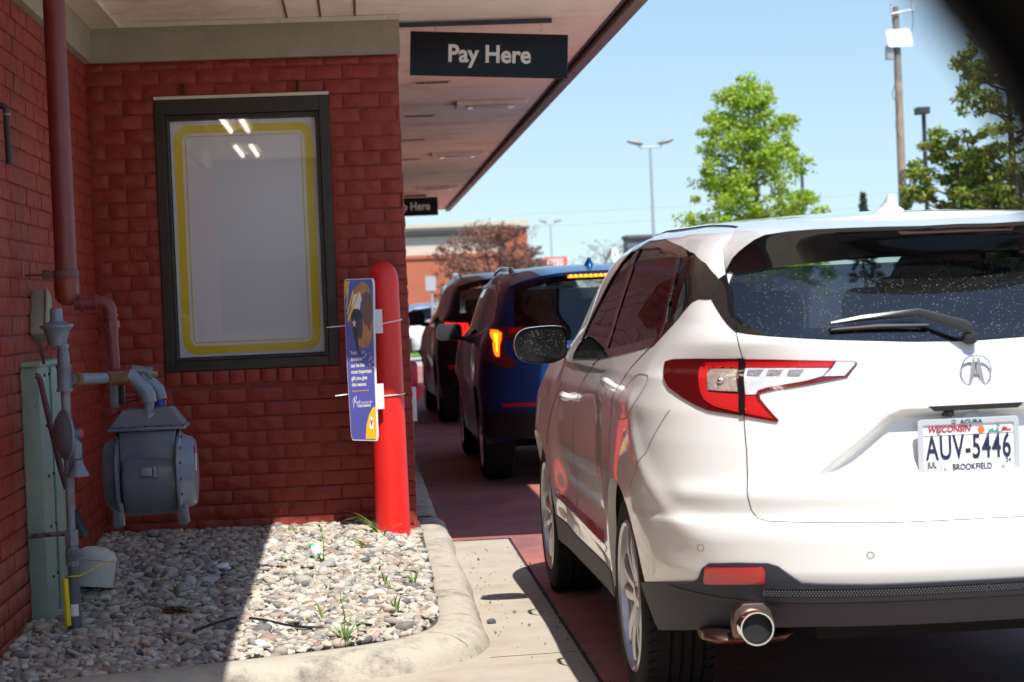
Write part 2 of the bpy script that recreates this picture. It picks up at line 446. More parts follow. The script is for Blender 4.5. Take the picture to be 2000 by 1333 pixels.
    def T(s, x, y, off=0):
        def zt(x, y):
            x = np.abs(x); hi = s.H(y)+0*x; lo = s.zb(y)-.25+0*x
            for _ in range(40):
                m = (lo+hi)/2; k = s.X(y, m) > x; lo = np.where(k, m, lo); hi = np.where(k, hi, m)
            return np.stack([x*0, x*0, (lo+hi)/2], -1)
        x = np.asarray(x, float); y = np.asarray(y, float); z = zt(x, y)[..., 2]; e = .012
        zx = (zt(np.abs(x)+e, y)-zt(np.maximum(np.abs(x)-e, 0)*np.sign(np.abs(x)-e), y))[..., 2]/(2*e)
        zy = (zt(x, y+e)-zt(x, y-e))[..., 2]/(2*e)
        n = np.stack([-zx*np.sign(x), -zy, np.ones_like(z)], -1); n /= np.linalg.norm(n, axis=-1, keepdims=True)
        return np.stack([x, y, z], -1)+n*off, n
    def pix(s, pts, C2L):
        """pixels of the reference view -> domain, by casting rays at the shell"""
        out_ = []
        for px, py in pts:
            o = C2L @ Vector((0, 0, CAM_H)); d = (C2L @ (Vector((0, 0, CAM_H))+Vector(ray(px, py))))-o
            t = np.linspace(4.5, 12, 1500); P = np.array(o)[None]+np.array(d)[None]*t[:, None]
            z = P[:, 2]; f = np.where((z < s.H(P[:, 1])) & (z > .2), s.X(P[:, 1], z)-np.abs(P[:, 0]), -1)
            k = np.where(f > 0)[0]
            if not len(k): out_.append((np.nan, np.nan)); continue
            a, b = t[max(k[0]-1, 0)], t[k[0]]
            for _ in range(30):
                m = (a+b)/2; Q = np.array(o)+np.array(d)*m
                ff = s.X(Q[1], Q[2])-abs(Q[0]) if Q[2] < s.H(Q[1]) else -1
                if ff > 0: b = m
                else: a = m
            Q = np.array(o)+np.array(d)*b; out_.append((float(s.inv(Q[0], Q[1], Q[2])), Q[2]))
        return np.array(out_)

def put_mesh(name, P, N, T, m, parent, mirror=None):
    """mirror None: right side only; 'left': mirrored only; 'both': one mesh with both halves"""
    def half(sg):
        V = P.copy(); NN = N.copy(); V[:, 0] *= sg; NN[:, 0] *= sg
        n = np.cross(V[T[:, 1]]-V[T[:, 0]], V[T[:, 2]]-V[T[:, 0]]); TT = T.copy(); bad = (n*NN[T[:, 0]]).sum(1) < 0
        TT[bad] = TT[bad][:, ::-1]; return V, NN, TT
    if mirror == 'both':
        a, b = half(1), half(-1); V = np.vstack([a[0], b[0]]); NN = np.vstack([a[1], b[1]]); TT = np.vstack([a[2], b[2]+len(a[0])])
    else: V, NN, TT = half(-1 if mirror == 'left' else 1)
    o = fast_mesh(name, V, TT, m, parent)
    if len(o.data.vertices) == len(NN):
        o.data.normals_split_custom_set_from_vertices([tuple(q) for q in NN])
    return o
def panel(name, body, outer, holes, m, parent, step=.03, mirror=None, off=0, rim=0, surf=None, bstep=None):
    """panel cut out of the shell; rim>0 gives it an edge of that depth"""
    f = surf or body.B
    P2, T = cdt(outer, holes, step); P, N = f(P2[:, 0], P2[:, 1], off)
    if rim:
        k = len(P); Vs = [P]; Ns = [N]; Ts = [T]
        for lp in [outer]+list(holes):
            lp = np.asarray(lp); a, na = f(lp[:, 0], lp[:, 1], off); b = a-na*rim; n = len(lp); i = np.arange(n); j = (i+1) % n
            e = np.roll(a, -1, 0)-a; sn = np.cross(e, na); c2 = lp.mean(0); cc, _ = f(c2[None, 0], c2[None, 1], off)
            flip = ((a-cc)*sn).sum() < 0
            if flip: sn = -sn
            if lp is not outer and len(holes) and any(lp is h for h in holes): sn = -sn
            ln = np.linalg.norm(sn, axis=1, keepdims=True); sn = sn/np.maximum(ln, 1e-9)
            Vs += [a, b]; Ns += [sn, sn]; Ts += [np.stack([k+i, k+j, k+n+j], 1), np.stack([k+i, k+n+j, k+n+i], 1)]; k += 2*n
        P, N, T = np.vstack(Vs), np.vstack(Ns), np.vstack(Ts)
    return put_mesh(name, P, N, T, m, parent, mirror)
def strip(name, body, line, width, m, parent, mirror=None, off=.0012, step=.02, surf=None, rim=0, closed=False):
    f = surf or body.B
    P = resample(line, step, closed=closed); d = np.roll(P, -1, 0)-np.roll(P, 1, 0)
    if not closed: d[0] = P[1]-P[0]; d[-1] = P[-1]-P[-2]
    d /= np.maximum(np.linalg.norm(d, axis=1, keepdims=True), 1e-9); nn = np.stack([-d[:, 1], d[:, 0]], 1)*width/2
    a, na = f(*(P+nn).T, off); b, nb = f(*(P-nn).T, off); n = len(P); i = np.arange(n if closed else n-1); j = (i+1) % n
    V = np.vstack([a, b]); N = np.vstack([na, nb]); T = np.vstack([np.stack([i, j, n+j], 1), np.stack([i, n+j, n+i], 1)])
    if rim:
        a2, b2 = a-na*rim, b-nb*rim; V = np.vstack([V, a2, b2]); N = np.vstack([N, na, nb])
        T = np.vstack([T, np.stack([i, 2*n+j, j], 1), np.stack([i, 2*n+i, 2*n+j], 1), np.stack([n+i, n+j, 3*n+j], 1), np.stack([n+i, 3*n+j, 3*n+i], 1)])
    return put_mesh(name, V, N, T, m, parent, mirror)
def arc_yz(cy, cz, r, a0, a1, n=28): return [(cy+r*cos(radians(a0+(a1-a0)*i/n)), cz+r*sin(radians(a0+(a1-a0)*i/n))) for i in range(n+1)]

def wheel(parent, y, x, side, R=.369, rim_r=.262, width=.25, spokes=5, rim_mat=None, rot=0, detail=True, steer=0):
    """side -1: outer face towards -x"""
    t = bpy.data.objects.new('wheel', None); link(t, parent); t.location = (x, y, R); t.rotation_euler = (0, 0, (pi if side > 0 else 0)+steer)
    # built with the outer face towards -x, x = 0 at the outer face plane
    w_ = width; tm = MB(); prof = [(rim_r-.004, .012), (rim_r+.012, .0), (rim_r+.05, -.004), (R-.030, .004), (R-.012, .018), (R-.003, .032)]
    k = 4
    for i in range(k):
        c = .05+(w_-.10)*(i+.5)/k-.0; prof += [(R, c-.022), (R, c-.0), (R-.0005, c+.013), (R-.011, c+.016), (R-.011, c+.0215), (R, c+.0245)] if detail else [(R, c)]
    prof += [(R-.003, w_-.032), (R-.012, w_-.018), (R-.05, w_-.0), (rim_r, w_-.005), (rim_r-.004, w_-.02)]
    tm.lathe(prof, axis='x', n=72, closed=True)
    if detail:                                                   # shallow lateral lugs on the shoulders
        for i in range(60):
            for xx in (.030, w_-.030):
                M = Matrix.Rotation(2*pi*i/60, 4, 'X') @ Matrix.Translation((xx, 0, R-.001)) @ Matrix.Rotation(.25, 4, 'Z')
                tm.add([M @ Vector(p) for p in [(-.02, -.012, -.004), (.02, -.012, -.004), (-.02, .012, -.004), (.02, .012, -.004), (-.02, -.012, .003), (.02, -.012, .003), (-.02, .012, .003), (.02, .012, .003)]], [(0, 2, 3, 1), (4, 5, 7, 6), (0, 1, 5, 4), (2, 6, 7, 3), (0, 4, 6, 2), (1, 3, 7, 5)])
    ty = tm.build('tyre', MATS['tyre'], t, smooth=25)
    rm = rim_mat or MATS['rim']; mb = MB()
    mb.lathe([(rim_r+.004, .004), (rim_r-.006, -.003), (rim_r-.016, .004), (rim_r-.022, .03), (rim_r-.035, .11), (rim_r-.03, w_-.03), (rim_r-.036, w_-.03), (rim_r-.045, .12), (rim_r-.03, .035)], axis='x', n=64, closed=True)
    for i in range(spokes):
        a = rot+2*pi*i/spokes
        for sgn in (-1, 1):
            r0, r1 = .045, rim_r-.012
            def pt(rr, off, xx): 
                q = a+off/rr; return (xx, rr*sin(q), rr*cos(q))
            rings = []
            for j in range(7):
                f = j/6; rr = r0+(r1-r0)*f; cen = sgn*(.016+.046*f**1.2); hw = .0235-.003*f+.010*max(0, f-.8)*5*.5; xf = .028-.010*sin(pi*f)-.012*f; xb = xf+.030
                rings.append([pt(rr, cen-hw, xf+.006), pt(rr, cen-hw*.5, xf), pt(rr, cen+hw*.5, xf), pt(rr, cen+hw, xf+.006), pt(rr, cen+hw*.8, xb), pt(rr, cen-hw*.8, xb)])
            mb.loft(rings, caps=True)
    mb.lathe([(0, .016), (.028, .018), (.034, .024), (.060, .030), (.066, .042), (.066, .075), (0, .075)], axis='x', n=36)
    for i in range(5):
        a = rot+2*pi*(i+.5)/5; mb.cyl((.036, .048*sin(a), .048*cos(a)), (.022, .048*sin(a), .048*cos(a)), .008, 8)
    rmo = mb.build('rim', rm, t, smooth=35)
    db = MB(); db.lathe([(.03, .10), (.17, .10), (.17, .125), (.03, .125)], axis='x', n=40, closed=True)
    db.box((.13, .10, .10), (.07, .10, .12)); db.build('brake_disc', MATS['dark_metal'], t)
    return t
# ------------------------------------------------------------------ shared materials
mat('pearl_paint', (.755, .75, .735), .28, coat=1.0, spec=.5)
mat('blue_paint', (.002, .048, .20), .30, metal=.35, spec=.4, coat=.45)
mat('black_paint', (.003, .004, .007), .30, spec=.35, coat=.35)
mat('tyre', (.010, .010, .011), .85, spec=.25, bump=.4, bscale=180)
mat('rim', (.50, .50, .54), .30, metal=.55, coat=.5)
mat('dark_rim', (.03, .03, .035), .3, metal=.7)
mat('dark_metal', (.06, .06, .065), .45, metal=.7)
mat('chrome', (.86, .86, .88), .06, metal=1)
mat('satin_chrome', (.62, .62, .64), .22, metal=1)
mat('gloss_black', (.008, .007, .009), .06, coat=.6)
mat('cladding', (.027, .029, .042), .55, spec=.45, bump=.5, bscale=500)
mat('black_plastic', (.012, .012, .013), .5)
mat('seam', (.012, .010, .010), .8)
mat('white_seam', (.22, .20, .18), .8)
mat('interior', (.020, .021, .026), .8)
mat('underbody', (.008, .008, .009), .9)
mat('lens_dark', (.075, .002, .004), .08, coat=1, spec=.6)
mat('lens_red', (.50, .006, .008), .10, coat=1, spec=.6, bump=.6, bscale=220)
mat('lens_edge', (.16, .004, .006), .10, coat=1)
mat('lens_clear', (.42, .36, .30), .15, metal=.55, coat=1, bump=1, bscale=260, var=.35, vscale=120)
mat('lens_silver', (.74, .76, .80), .25, metal=.3, coat=1, var=.12, vscale=50)
mat('lens_cell', (.20, .21, .24), .25, metal=.4, coat=1, bump=1, bscale=300)
mat('copper_pipe', (.17, .11, .085), .38, metal=1, var=.25, vscale=30)
mat('plate_white', (.78, .79, .80), .4)
mat('plate_ink', (.015, .018, .06), .5)
mat('plate_red', (.42, .02, .05), .5)
mat('plate_green', (.02, .30, .20), .5)
mat('plate_orange', (.75, .16, .03), .5)
mat('amber_lamp', (1, .30, .02), .3, emit=(1, .17, .004), estr=1.3)
mat('amber_hot', (1, .5, .1), .3, emit=(1, .40, .02), estr=2.0)
mat('red_tail', (.35, .004, .008), .12, coat=1)
mat('sky_film', (.02, .03, .05), .05)
glass_mat('rear_glass', (.13, .15, .24), dust=.38, base=.05)
glass_mat('side_glass', (.09, .095, .10), base=.01, refl=.85)
glass_mat('wind_glass', (.55, .60, .58), base=.02)
glass_mat('mirror_dust', (.01, .01, .012), dust=.6, base=.05, refl=.6)

def top_curve(b, ztf, Umax):
    U = np.concatenate([np.linspace(0, A_, 40), np.linspace(A_, A_+S_, 120)[1:], np.linspace(A_+S_, Umax, 26)[1:]])
    z = np.full(len(U), 1.58*b.H(1.0)/1.69)
    for _ in range(60):
        y = b._B(U, z)[:, 1]; z = z*.6+.4*ztf(y)
    return np.stack([U, z], 1)

def make_suv(b, root, paint, pix=None, glass_side='side_glass', glass_rear='rear_glass', detail=1, side_win=None, rear_win=None, gate=None, clad=None, trims=True, wheel_kw=None, sill=.30, back=.385, zt_frac=.885, ws=True):
    """build the shell's common parts; windows etc. given in the shell's domain"""
    M = MATS; Umax = A_*2+S_-.02
    ztf = lambda y: b.zb(y)+zt_frac*(b.H(np.maximum(y, .5))-b.zb(y))
    tc = top_curve(b, ztf, Umax)
    bot = lambda U: back-.385+np.interp(U, [.40, .55, .70, .86, 1.0, 1.3], [.392, .384, .364, .340, .335, sill+.385-back])
    Ub = resample([(0, 0), (Umax, 0)], .03, closed=False)[:, 0]
    bottom = np.stack([Ub, bot(Ub)], 1)
    # rear notch of the backlight: rear_win is a polyline from (0,z_bottom) round the glass to (0 or U, top)
    rw = rear_win
    loop = [tuple(p) for p in bottom]+[(Umax, float(z)) for z in np.linspace(bot(Umax), tc[-1, 1], 14)[1:-1]]
    ug = rw[-1][0]
    loop += [tuple(p) for p in tc[::-1] if p[0] > ug+.004]
    gl = resample(rw, .02, closed=False)
    gate_part = None
    holes = []
    for c in b.wh:
        ar = np.array(arc_yz(c, b.tyre+.005, b.tyre+.040, -38, 218, 56)); zlow = bot(2.0)+.0
        ar = ar[ar[:, 1] > .12]
        holes.append(b.side(ar[:, 0], np.maximum(ar[:, 1], .2)))
    # arches cut through the lower edge: clip by moving the loop below the sill up round the arch
    loopb = []; done = set()
    def y_of(U, z): return float(b._B(np.array([U]), np.array([z]))[0, 1])
    for p in bottom:
        y = y_of(p[0], p[1]); inside = None
        for i, c in enumerate(b.wh):
            if abs(y-c) < math.sqrt(max((b.tyre+.040)**2-(p[1]-b.tyre-.005)**2, 0)): inside = i
        if inside is None: loopb.append(tuple(p))
        elif inside not in done:
            done.add(inside); c = b.wh[inside]; r = b.tyre+.040; z0 = p[1]
            a0 = math.degrees(math.asin((z0-b.tyre-.005)/r)); arc = arc_yz(c, b.tyre+.005, r, 180-a0, a0, 60)
            ss = b.side([q[0] for q in arc], [q[1] for q in arc]); loopb += [tuple(q) for q in ss]
    loop = loopb+loop[len(bottom):]
    if gate is not None:
        # gate: polyline from the glass corner down and round to U=0
        g = resample(gate, .015, closed=False)
        k = int(np.argmin(np.abs(gl-g[0]).sum(1)))
        upper = gl[k:][::-1]
        body_loop = loop+[tuple(p) for p in upper]+[tuple(p) for p in g[1:]]
        gate_loop = [tuple(p) for p in g[::-1]]+[tuple(p) for p in gl[:k][::-1]]
        # pull the gate in by the gap
    else:
        body_loop = loop+[tuple(p) for p in gl[::-1]]; gate_loop = None
    wins = [resample(w_, .02) for w_ in (side_win or [])]
    body = panel('body', b, np.array(dedupe(resample(dedupe(body_loop), .03))), wins, M[paint], root, step=.016 if detail else .045, mirror='both')
    if gate_loop is not None:
        gp = np.array(dedupe(resample(dedupe(gate_loop), .015))); cen = gp.mean(0); q = gp.copy(); d = inset(gp, .0028); d[gp[:, 0] < .002, 0] = gp[gp[:, 0] < .002, 0]
        gate_part = panel('tailgate', b, d, [], M[paint], root, step=.0125 if detail else .04, mirror='both')
        strip('gate_seam', b, g, .016, M['seam'], gate_part, mirror='both', off=-.006)
    # roof and bonnet: height field closed by the same curve
    Pt, _ = b.B(tc[:, 0], tc[:, 1]); ed = Pt[:, :2]
    full = np.vstack([ed, (ed*[-1, 1])[::-1]]); full = np.array(dedupe(full))
    holes = []
    if ws:
        y0, y1 = ws if isinstance(ws, tuple) else (2.74, 3.62)
        def hw(y): return float(np.interp(y, tc_y(ed), ed[:, 0]))-.05
        W_ = [(-hw(y), y) for y in np.linspace(y0, y1, 20)]+[(hw(y), y) for y in np.linspace(y1, y0, 20)]
        holes = [resample(W_, .04)]
    panel('roof', b, full, holes, M[paint], root, step=.05, surf=b.T)
    if ws:
        panel('windscreen', b, holes[0], [], M['wind_glass'], root, step=.06, surf=lambda x, y, o=0: b.T(x, y, o-.002))
    for w_ in wins:
        for mr in ('left', None):
            panel('side_window', b, w_, [], M[glass_side], root, step=.05, mirror=mr, off=-.003)
    # rear glass, full width
    rg = np.array(dedupe(resample(dedupe([tuple(p) for p in gl]+[(0.0, gl[-1][1])]), .03)))
    panel('rear_window', b, rg, [], M[glass_rear], root, step=.04, mirror='both', off=-.002)
    # wheel wells + lips
    for c in b.wh:
        for sg in (-1, 1):
            mb = MB(); arc = np.array(arc_yz(c, b.tyre+.005, b.tyre+.040, -4, 184, 48)); arc[:, 1] = np.maximum(arc[:, 1], .34)
            P, N = b.B(*b.side(arc[:, 0], arc[:, 1]).T); r0 = [tuple((sg*p[0], p[1], p[2])) for p in P]
            r1 = [(p[0]-sg*.03, p[1], p[2]) for p in r0]
            ce = np.array([c, b.tyre]); r2 = [(sg*(abs(p[0])-.03), *(ce+(np.array(p[1:])-ce)*1.06)) for p in r0]; r3 = [(sg*.42, p[1], p[2]) for p in r2]
            mb.loft([r0, r1], closed=False); mb.build('arch_lip', M[paint] if clad != 'arches' else M['cladding'], root, fix=False)
            m2 = MB(); m2.loft([r1, r2, r3], closed=False); k = len(r3); m2.add(r3+[(sg*.42, c, .3)], [(i, i+1, k) for i in range(k-1)])
            m2.build('wheel_well', M['black_plastic'], root, fix=False)
    # underbody and cabin
    u = MB(); u.bb((-.80, 1.5, .21), (.80, 3.30, back-.04)); u.bb((-.42, .52, .27), (.42, 4.4, .47)); u.bb((-.62, .2, .40), (.62, .62, .47)); u.bb((-.85, 4.26, .26), (.85, 4.45, .6)); u.build('underbody', M['underbody'], root, bevel=.02)
    i = MB(); i.bb((-.80, .45, .62), (.80, 3.5, .70)); i.bb((-.72, 3.05, .70), (.72, 3.45, 1.02)); i.bb((-.86, .7, .70), (-.80, 3.4, 1.02)); i.bb((.80, .7, .70), (.86, 3.4, 1.02)); i.bb((-.66, .22, .72), (.66, .30, 1.02)); i.build('interior', M['interior'], root, bevel=.02)
    for yy, xs in ((1.30, (-.40, 0, .40)), (2.25, (-.38, .38))):
        for xx in xs:
            s = MB(); hw_ = .22 if yy > 2 or xx else .16
            pr = [(-hw_, .72), (-hw_, 1.10), (-hw_*.85, 1.22), (-.11, 1.25), (.11, 1.25), (hw_*.85, 1.22), (hw_, 1.10), (hw_, .72)]
            s.prism(pr, -.06, .07, lambda a, c, h: (xx+a, yy+h-(c-.72)*.20, c))
            hr = rrect(.24, .17, .05, 4, 0, 1.37 if yy > 2 else 1.33); s.prism(hr, -.045, .045, lambda a, c, h: (xx+a, yy+h-.15, c))
            s.cyl((xx-.05, yy-.12, 1.2), (xx-.05, yy-.14, 1.32), .007, 8); s.cyl((xx+.05, yy-.12, 1.2), (xx+.05, yy-.14, 1.32), .007, 8)
            s.build('seat', M['interior'], root, bevel=.015)
    kw = dict(R=b.tyre, detail=bool(detail)); kw.update(wheel_kw or {})
    for c in b.wh:
        for sg in (-1, 1): wheel(root, c, sg*(b.w-.022), sg, rot=.35+c, **kw)
    return body, gate_part, tc, gl
def tc_y(ed): return ed[:, 1]
def dedupe(P, e=2e-4):
    out_ = []
    for p in P:
        p = (float(p[0]), float(p[1]))
        if not out_ or math.hypot(p[0]-out_[-1][0], p[1]-out_[-1][1]) > e: out_.append(p)
    while math.hypot(out_[0][0]-out_[-1][0], out_[0][1]-out_[-1][1]) < e: out_.pop()
    return out_
def inset(P, d):
    P = np.asarray(P); a = np.roll(P, 1, 0); c = np.roll(P, -1, 0); t = c-a; t /= np.maximum(np.linalg.norm(t, axis=1, keepdims=True), 1e-9)
    n = np.stack([-t[:, 1], t[:, 0]], 1); area = .5*(P[:, 0]*c[:, 1]-c[:, 0]*P[:, 1]).sum()
    return P+n*d*(1 if area > 0 else -1)

# ------------------------------------------------------------------ the white SUV
CAR_O, CAR_RZ = (1.861, 5.87, 0), radians(.6)
car = thing('white_suv', 'pearl white SUV nearest the camera with licence plate AUV-5446', 'car', CAR_O, CAR_RZ)
C2L = world_of(car).inverted()
def bump_white(x, y, z, U):
    x = np.abs(x); rear = 1-sstep(.55, .75, y)
    # licence recess: sharp lip at the top, slanted flanks, fading out at the bottom
    zt = 1.035-.0*x; wid = .22+.26*np.clip((1.03-z)/.20, 0, 1)**1.0
    m = sstep(0, .014, zt-z)*(1-sstep(.0, .05, x-wid))*sstep(.80, .90, z)*rear
    d = -.045*m
    # tailgate crease above the bumper and a soft fold across it
    d += .010*np.exp(-((z-.79)/.035)**2)*rear*(1-sstep(.7, .8, U))
    # shoulder over the rear wheel and waist fold
    d += .012*np.exp(-((z-1.06)/.05)**2)*sstep(.5, .9, y)*(1-sstep(1.6, 2.4, y))
    # bumper corner fold running up towards the lamp
    s_ = z-(.66+.40*np.clip((U-.62)/.5, 0, 1)**1.5); d += .009*np.exp(-(s_/.06)**2)*sstep(.50, .75, U)*(1-sstep(.95, 1.2, U))
    # rocker sweep on the doors
    d += .016*np.exp(-((z-(.47+.05*sstep(1.5, 3.2, y)))/.035)**2)*sstep(1.5, 1.75, y)*(1-sstep(3.1, 3.35, y))
    return d
bw = Body(bump=bump_white)
px = lambda pts: bw.pix(pts, C2L)
rw_px = [(1860, 667), (1780, 667), (1700, 665), (1620, 663), (1560, 660), (1500, 656), (1460, 652), (1437, 648), (1431, 615), (1426, 580), (1423, 556)]
rwd = px(rw_px); rwd = rwd[~np.isnan(rwd[:, 0])]
xs0 = rwd[0, 1]
rear_win = [(0.0, float(rwd[0, 1]))]+[(float(u), float(z)) for u, z in rwd if u > .09]
rear_win = sorted(rear_win[:-4], key=lambda p: p[0])+rear_win[-4:]
tip = rear_win[-1]; rear_win += [(tip[0]*.985, tip[1]+.05)]
gate_px = [(1437, 650), (1449, 700), (1451, 760), (1452, 815), (1457, 880), (1460, 960), (1467, 998), (1480, 1014), (1505, 1020), (1600, 1022), (1750, 1022)]
gd = px(gate_px); gate = [rear_win[-5]]+[tuple(p) for p in gd[1:]]+[(0.0, float(gd[-1, 1]))]
sw_px = [(1135, 701), (1174, 693), (1230, 681), (1279, 668), (1300, 645), (1330, 608), (1352, 582), (1366, 575), (1386, 577), (1400, 560), (1395, 548), (1375, 524), (1353, 505), (1325, 489), (1293, 476), (1262, 475), (1242, 485), (1214, 515), (1186, 561), (1153, 626), (1135, 668), (1123, 690)]
sw = px(sw_px); sw[0] = (3.38, 1.175); sw[-1] = (3.40, 1.19)
_y = bw._B(sw[:, 0], sw[:, 1])[:, 1]; sw[:, 1] = np.minimum(sw[:, 1], bw.zb(_y)+.845*(bw.H(_y)-bw.zb(_y)))
body, gate_o, tcv, glv = make_suv(bw, car, 'pearl_paint', side_win=[sw], rear_win=rear_win, gate=gate, detail=1)
def lamp(name, poly, m, parent, off, rim=.008, mirror='left', step=.03):
    return panel(name, bw, resample(px(poly), .015), [], MATS[m], parent, step=step, mirror=mirror, off=off, rim=rim)
Z4 = lambda P: [(1280+a/4.762, 680+b/4.762) for a, b in P]
outer = Z4([(100, 130), (180, 106), (400, 97), (788, 95), (795, 630), (500, 583), (380, 535), (240, 450), (130, 365), (88, 280), (88, 190)])
inner = Z4([(820, 100), (1100, 105), (1500, 116), (1850, 122), (1880, 145), (1785, 272), (1400, 345), (1050, 400), (968, 425), (985, 480), (1150, 670), (1138, 690), (830, 636)])
for mr in ('left', None):
    tl = lamp('tail_light', outer, 'lens_dark', car, .006, .014, mr)
    lamp('red_band', Z4([(425, 190), (470, 135), (780, 122), (780, 190), (540, 195), (500, 215), (492, 400), (505, 415), (780, 435), (780, 600), (560, 548), (470, 490), (432, 420)]), 'lens_red', tl, .0085, .004, mr)
    lamp('clear_lens', Z4([(508, 225), (540, 202), (777, 200), (777, 412), (503, 398)]), 'lens_clear', tl, .0095, .004, mr)
    bl = px([(1280+625/4.762, 680+310/4.762)])[0]; P, N = bw.B(bl[:1], bl[1:]); s = MB(); M_ = Vector(N[0]).to_track_quat('Z', 'Y').to_matrix().to_4x4(); sx = -1 if mr else 1
    q = [(0.011, 0), (.010, .005), (.006, .009), (0, .010)]; s.lathe(q, n=16, M=M_, c=P[0]+N[0]*.010); s.v = [(sx*a, b_, c_) for a, b_, c_ in s.v]; s.build('bulb', MATS['satin_chrome'], tl)
    gl_ = lamp('tail_light', inner, 'lens_edge', gate_o, .006, .014, mr)
    lamp('red_band', Z4([(850, 128), (1672, 120), (1622, 186), (850, 184)]), 'lens_red', gl_, .0085, .004, mr)
    lamp('clear_lens', Z4([(848, 192), (1620, 194), (1560, 265), (1400, 310), (1050, 370), (960, 400), (940, 438), (848, 440)]), 'lens_silver', gl_, .0085, .004, mr)
    lamp('chrome_tip', Z4([(1682, 124), (1848, 130), (1858, 150), (1760, 262), (1566, 268), (1645, 195)]), 'lens_silver', gl_, .0085, .004, mr)
    lamp('red_corner', Z4([(848, 448), (932, 450), (958, 500), (1100, 662), (848, 612)]), 'lens_red', gl_, .0085, .004, mr)
    for cx_ in (0, 190, 380):
        w0 = 150-cx_*.02; lamp('lamp_cell', Z4([(868+cx_, 210), (868+cx_+w0, 208), (820+cx_+w0, 270), (858+cx_-(12 if cx_ else 0), 268)]), 'lens_cell', gl_, .0095, .003, mr)
    strip('lamp_divider', bw, px([(1449, 699), (1450, 740), (1451, 780), (1453, 812)]), .014, MATS['gloss_black'], gl_, mirror=mr, off=.0105, rim=.01)
    # side window trim
    tr_ = strip('window_trim', bw, sw, .030, MATS['gloss_black'], car, mirror=mr, off=.0025, closed=True, rim=.01)
    strip('pillar_trim', bw, px([(1181, 692), (1203, 620), (1228, 545), (1252, 481)]), .075, MATS['gloss_black'], car, mirror=mr, off=.001, rim=.004)
    strip('pillar_trim', bw, px([(1286, 664), (1302, 600), (1316, 545), (1327, 497)]), .05, MATS['gloss_black'], car, mirror=mr, off=.001, rim=.004)
    strip('chrome_trim', bw, px([(1290, 660), (1306, 598), (1320, 543), (1329, 500)]), .010, MATS['satin_chrome'], car, mirror=mr, off=.003, rim=.004)
    panel('quarter_trim', bw, resample(px([(1331, 494), (1353, 505), (1375, 524), (1398, 549), (1404, 560), (1387, 577), (1366, 576), (1350, 583), (1352, 550), (1344, 518)]), .015), [], MATS['gloss_black'], car, step=.03, mirror=mr, off=.0015, rim=.004)
    panel('quarter_trim', bw, resample(px([(1396, 551), (1420, 535), (1426, 565), (1434, 610), (1440, 652), (1424, 638), (1404, 611), (1386, 578)]), .015), [], MATS['gloss_black'], car, step=.03, mirror=mr, off=.002, rim=.006)
    # gaps
    for ln in ([(1177, 696), (1150, 724), (1127, 775), (1121, 830), (1121, 900), (1127, 955), (1132, 1020), (1137, 1087)],
               [(1112, 710), (1092, 765), (1073, 820), (1067, 870), (1067, 940), (1072, 1000), (1080, 1038)],
               [(1281, 670), (1235, 714), (1205, 770), (1192, 830), (1189, 893)]):
        strip('door_gap', bw, resample(px(ln), .03, closed=False, smooth=2), .007, MATS['seam'], body, mirror=mr, off=.0008)
    strip('panel_gap', bw, resample(px([(1309, 800), (1262, 885), (1229, 955)]), .03, closed=False), .003, MATS['white_seam'], body, mirror=mr, off=.0008)
    fd = resample(px([(1241, 731), (1266, 731), (1267, 742), (1244, 790), (1229, 818), (1209, 820), (1207, 806), (1216, 775)]), .02, smooth=2)
    strip('fuel_door_gap', bw, fd, .004, MATS['white_seam'], body, mirror=mr, off=.0008, closed=True)
    # door handles
    for hx in ((1200, 755), (1113, 775)):
        d0 = px([hx])[0]; P, N = bw.B(d0[:1], d0[1:]); c = P[0]; n = N[0]; s = MB()
        rings = []
        for i in range(13):
            f = i/12-.5; yy = f*.19; bow = .034*(1-(2*f)**4)+.002; hh = .014*(1-(abs(2*f))**6)+.005
            rings.append([tuple(np.array(c)+n*(bow+o)*1.0+np.array([0, yy, zz-.03*f*0])) for o, zz in ((.006, hh*.4), (.009, 0), (.006, -hh*.8), (-.006, -hh), (-.008, 0), (-.006, hh))])
        s.loft(rings, caps=True); s.v = [(sx*a, b_, c_) for a, b_, c_ in s.v]; s.build('door_handle', MATS['pearl_paint'], car, smooth=60)
        s = MB(); s.lathe([(0, -.004), (.05, -.003), (.055, .001), (.0, .001)], n=20, M=Vector(n).to_track_quat('Z', 'Y').to_matrix().to_4x4(), c=c); s.v = [(sx*a, b_, c_) for a, b_, c_ in s.v]
    # rocker trim and sill
    sill = np.array([(y, .395+.02*sstep(2.6, 3.3, y)) for y in np.linspace(1.50, 3.37, 40)])
    panel('rocker_trim', bw, bw.side([1.56, 1.75, 2.1, 2.6, 3.1, 3.30, 2.6, 2.1, 1.62], [.475, .515, .520, .525, .535, .515, .495, .478, .455]), [], MATS['chrome'], car, step=.03, mirror=mr, off=.003, rim=.006)
    lo = [(y, z-.0) for y, z in sill]+[(3.38, .30), (1.48, .30)]
    panel('sill_cladding', bw, bw.side(*np.array(resample(lo, .04)).T), [], MATS['cladding'], car, step=.04, mirror=mr, off=.004, rim=.01)
    # reflectors, sensors
    lamp('reflector', [(1383, 1107), (1490, 1107), (1497, 1114), (1496, 1137), (1382, 1138), (1379, 1130)], 'lens_red', car, .016, .010, mr)
    for q in ((1370, 1070), (1700, 1085)):
        strip('parking_sensor', bw, resample(px([(q[0]+6.5*cos(a), q[1]+6.5*sin(a)) for a in np.linspace(0, 2*pi, 20)[:-1]]), .01), .0022, MATS['white_seam'], body, mirror=mr, off=.0006, closed=True)
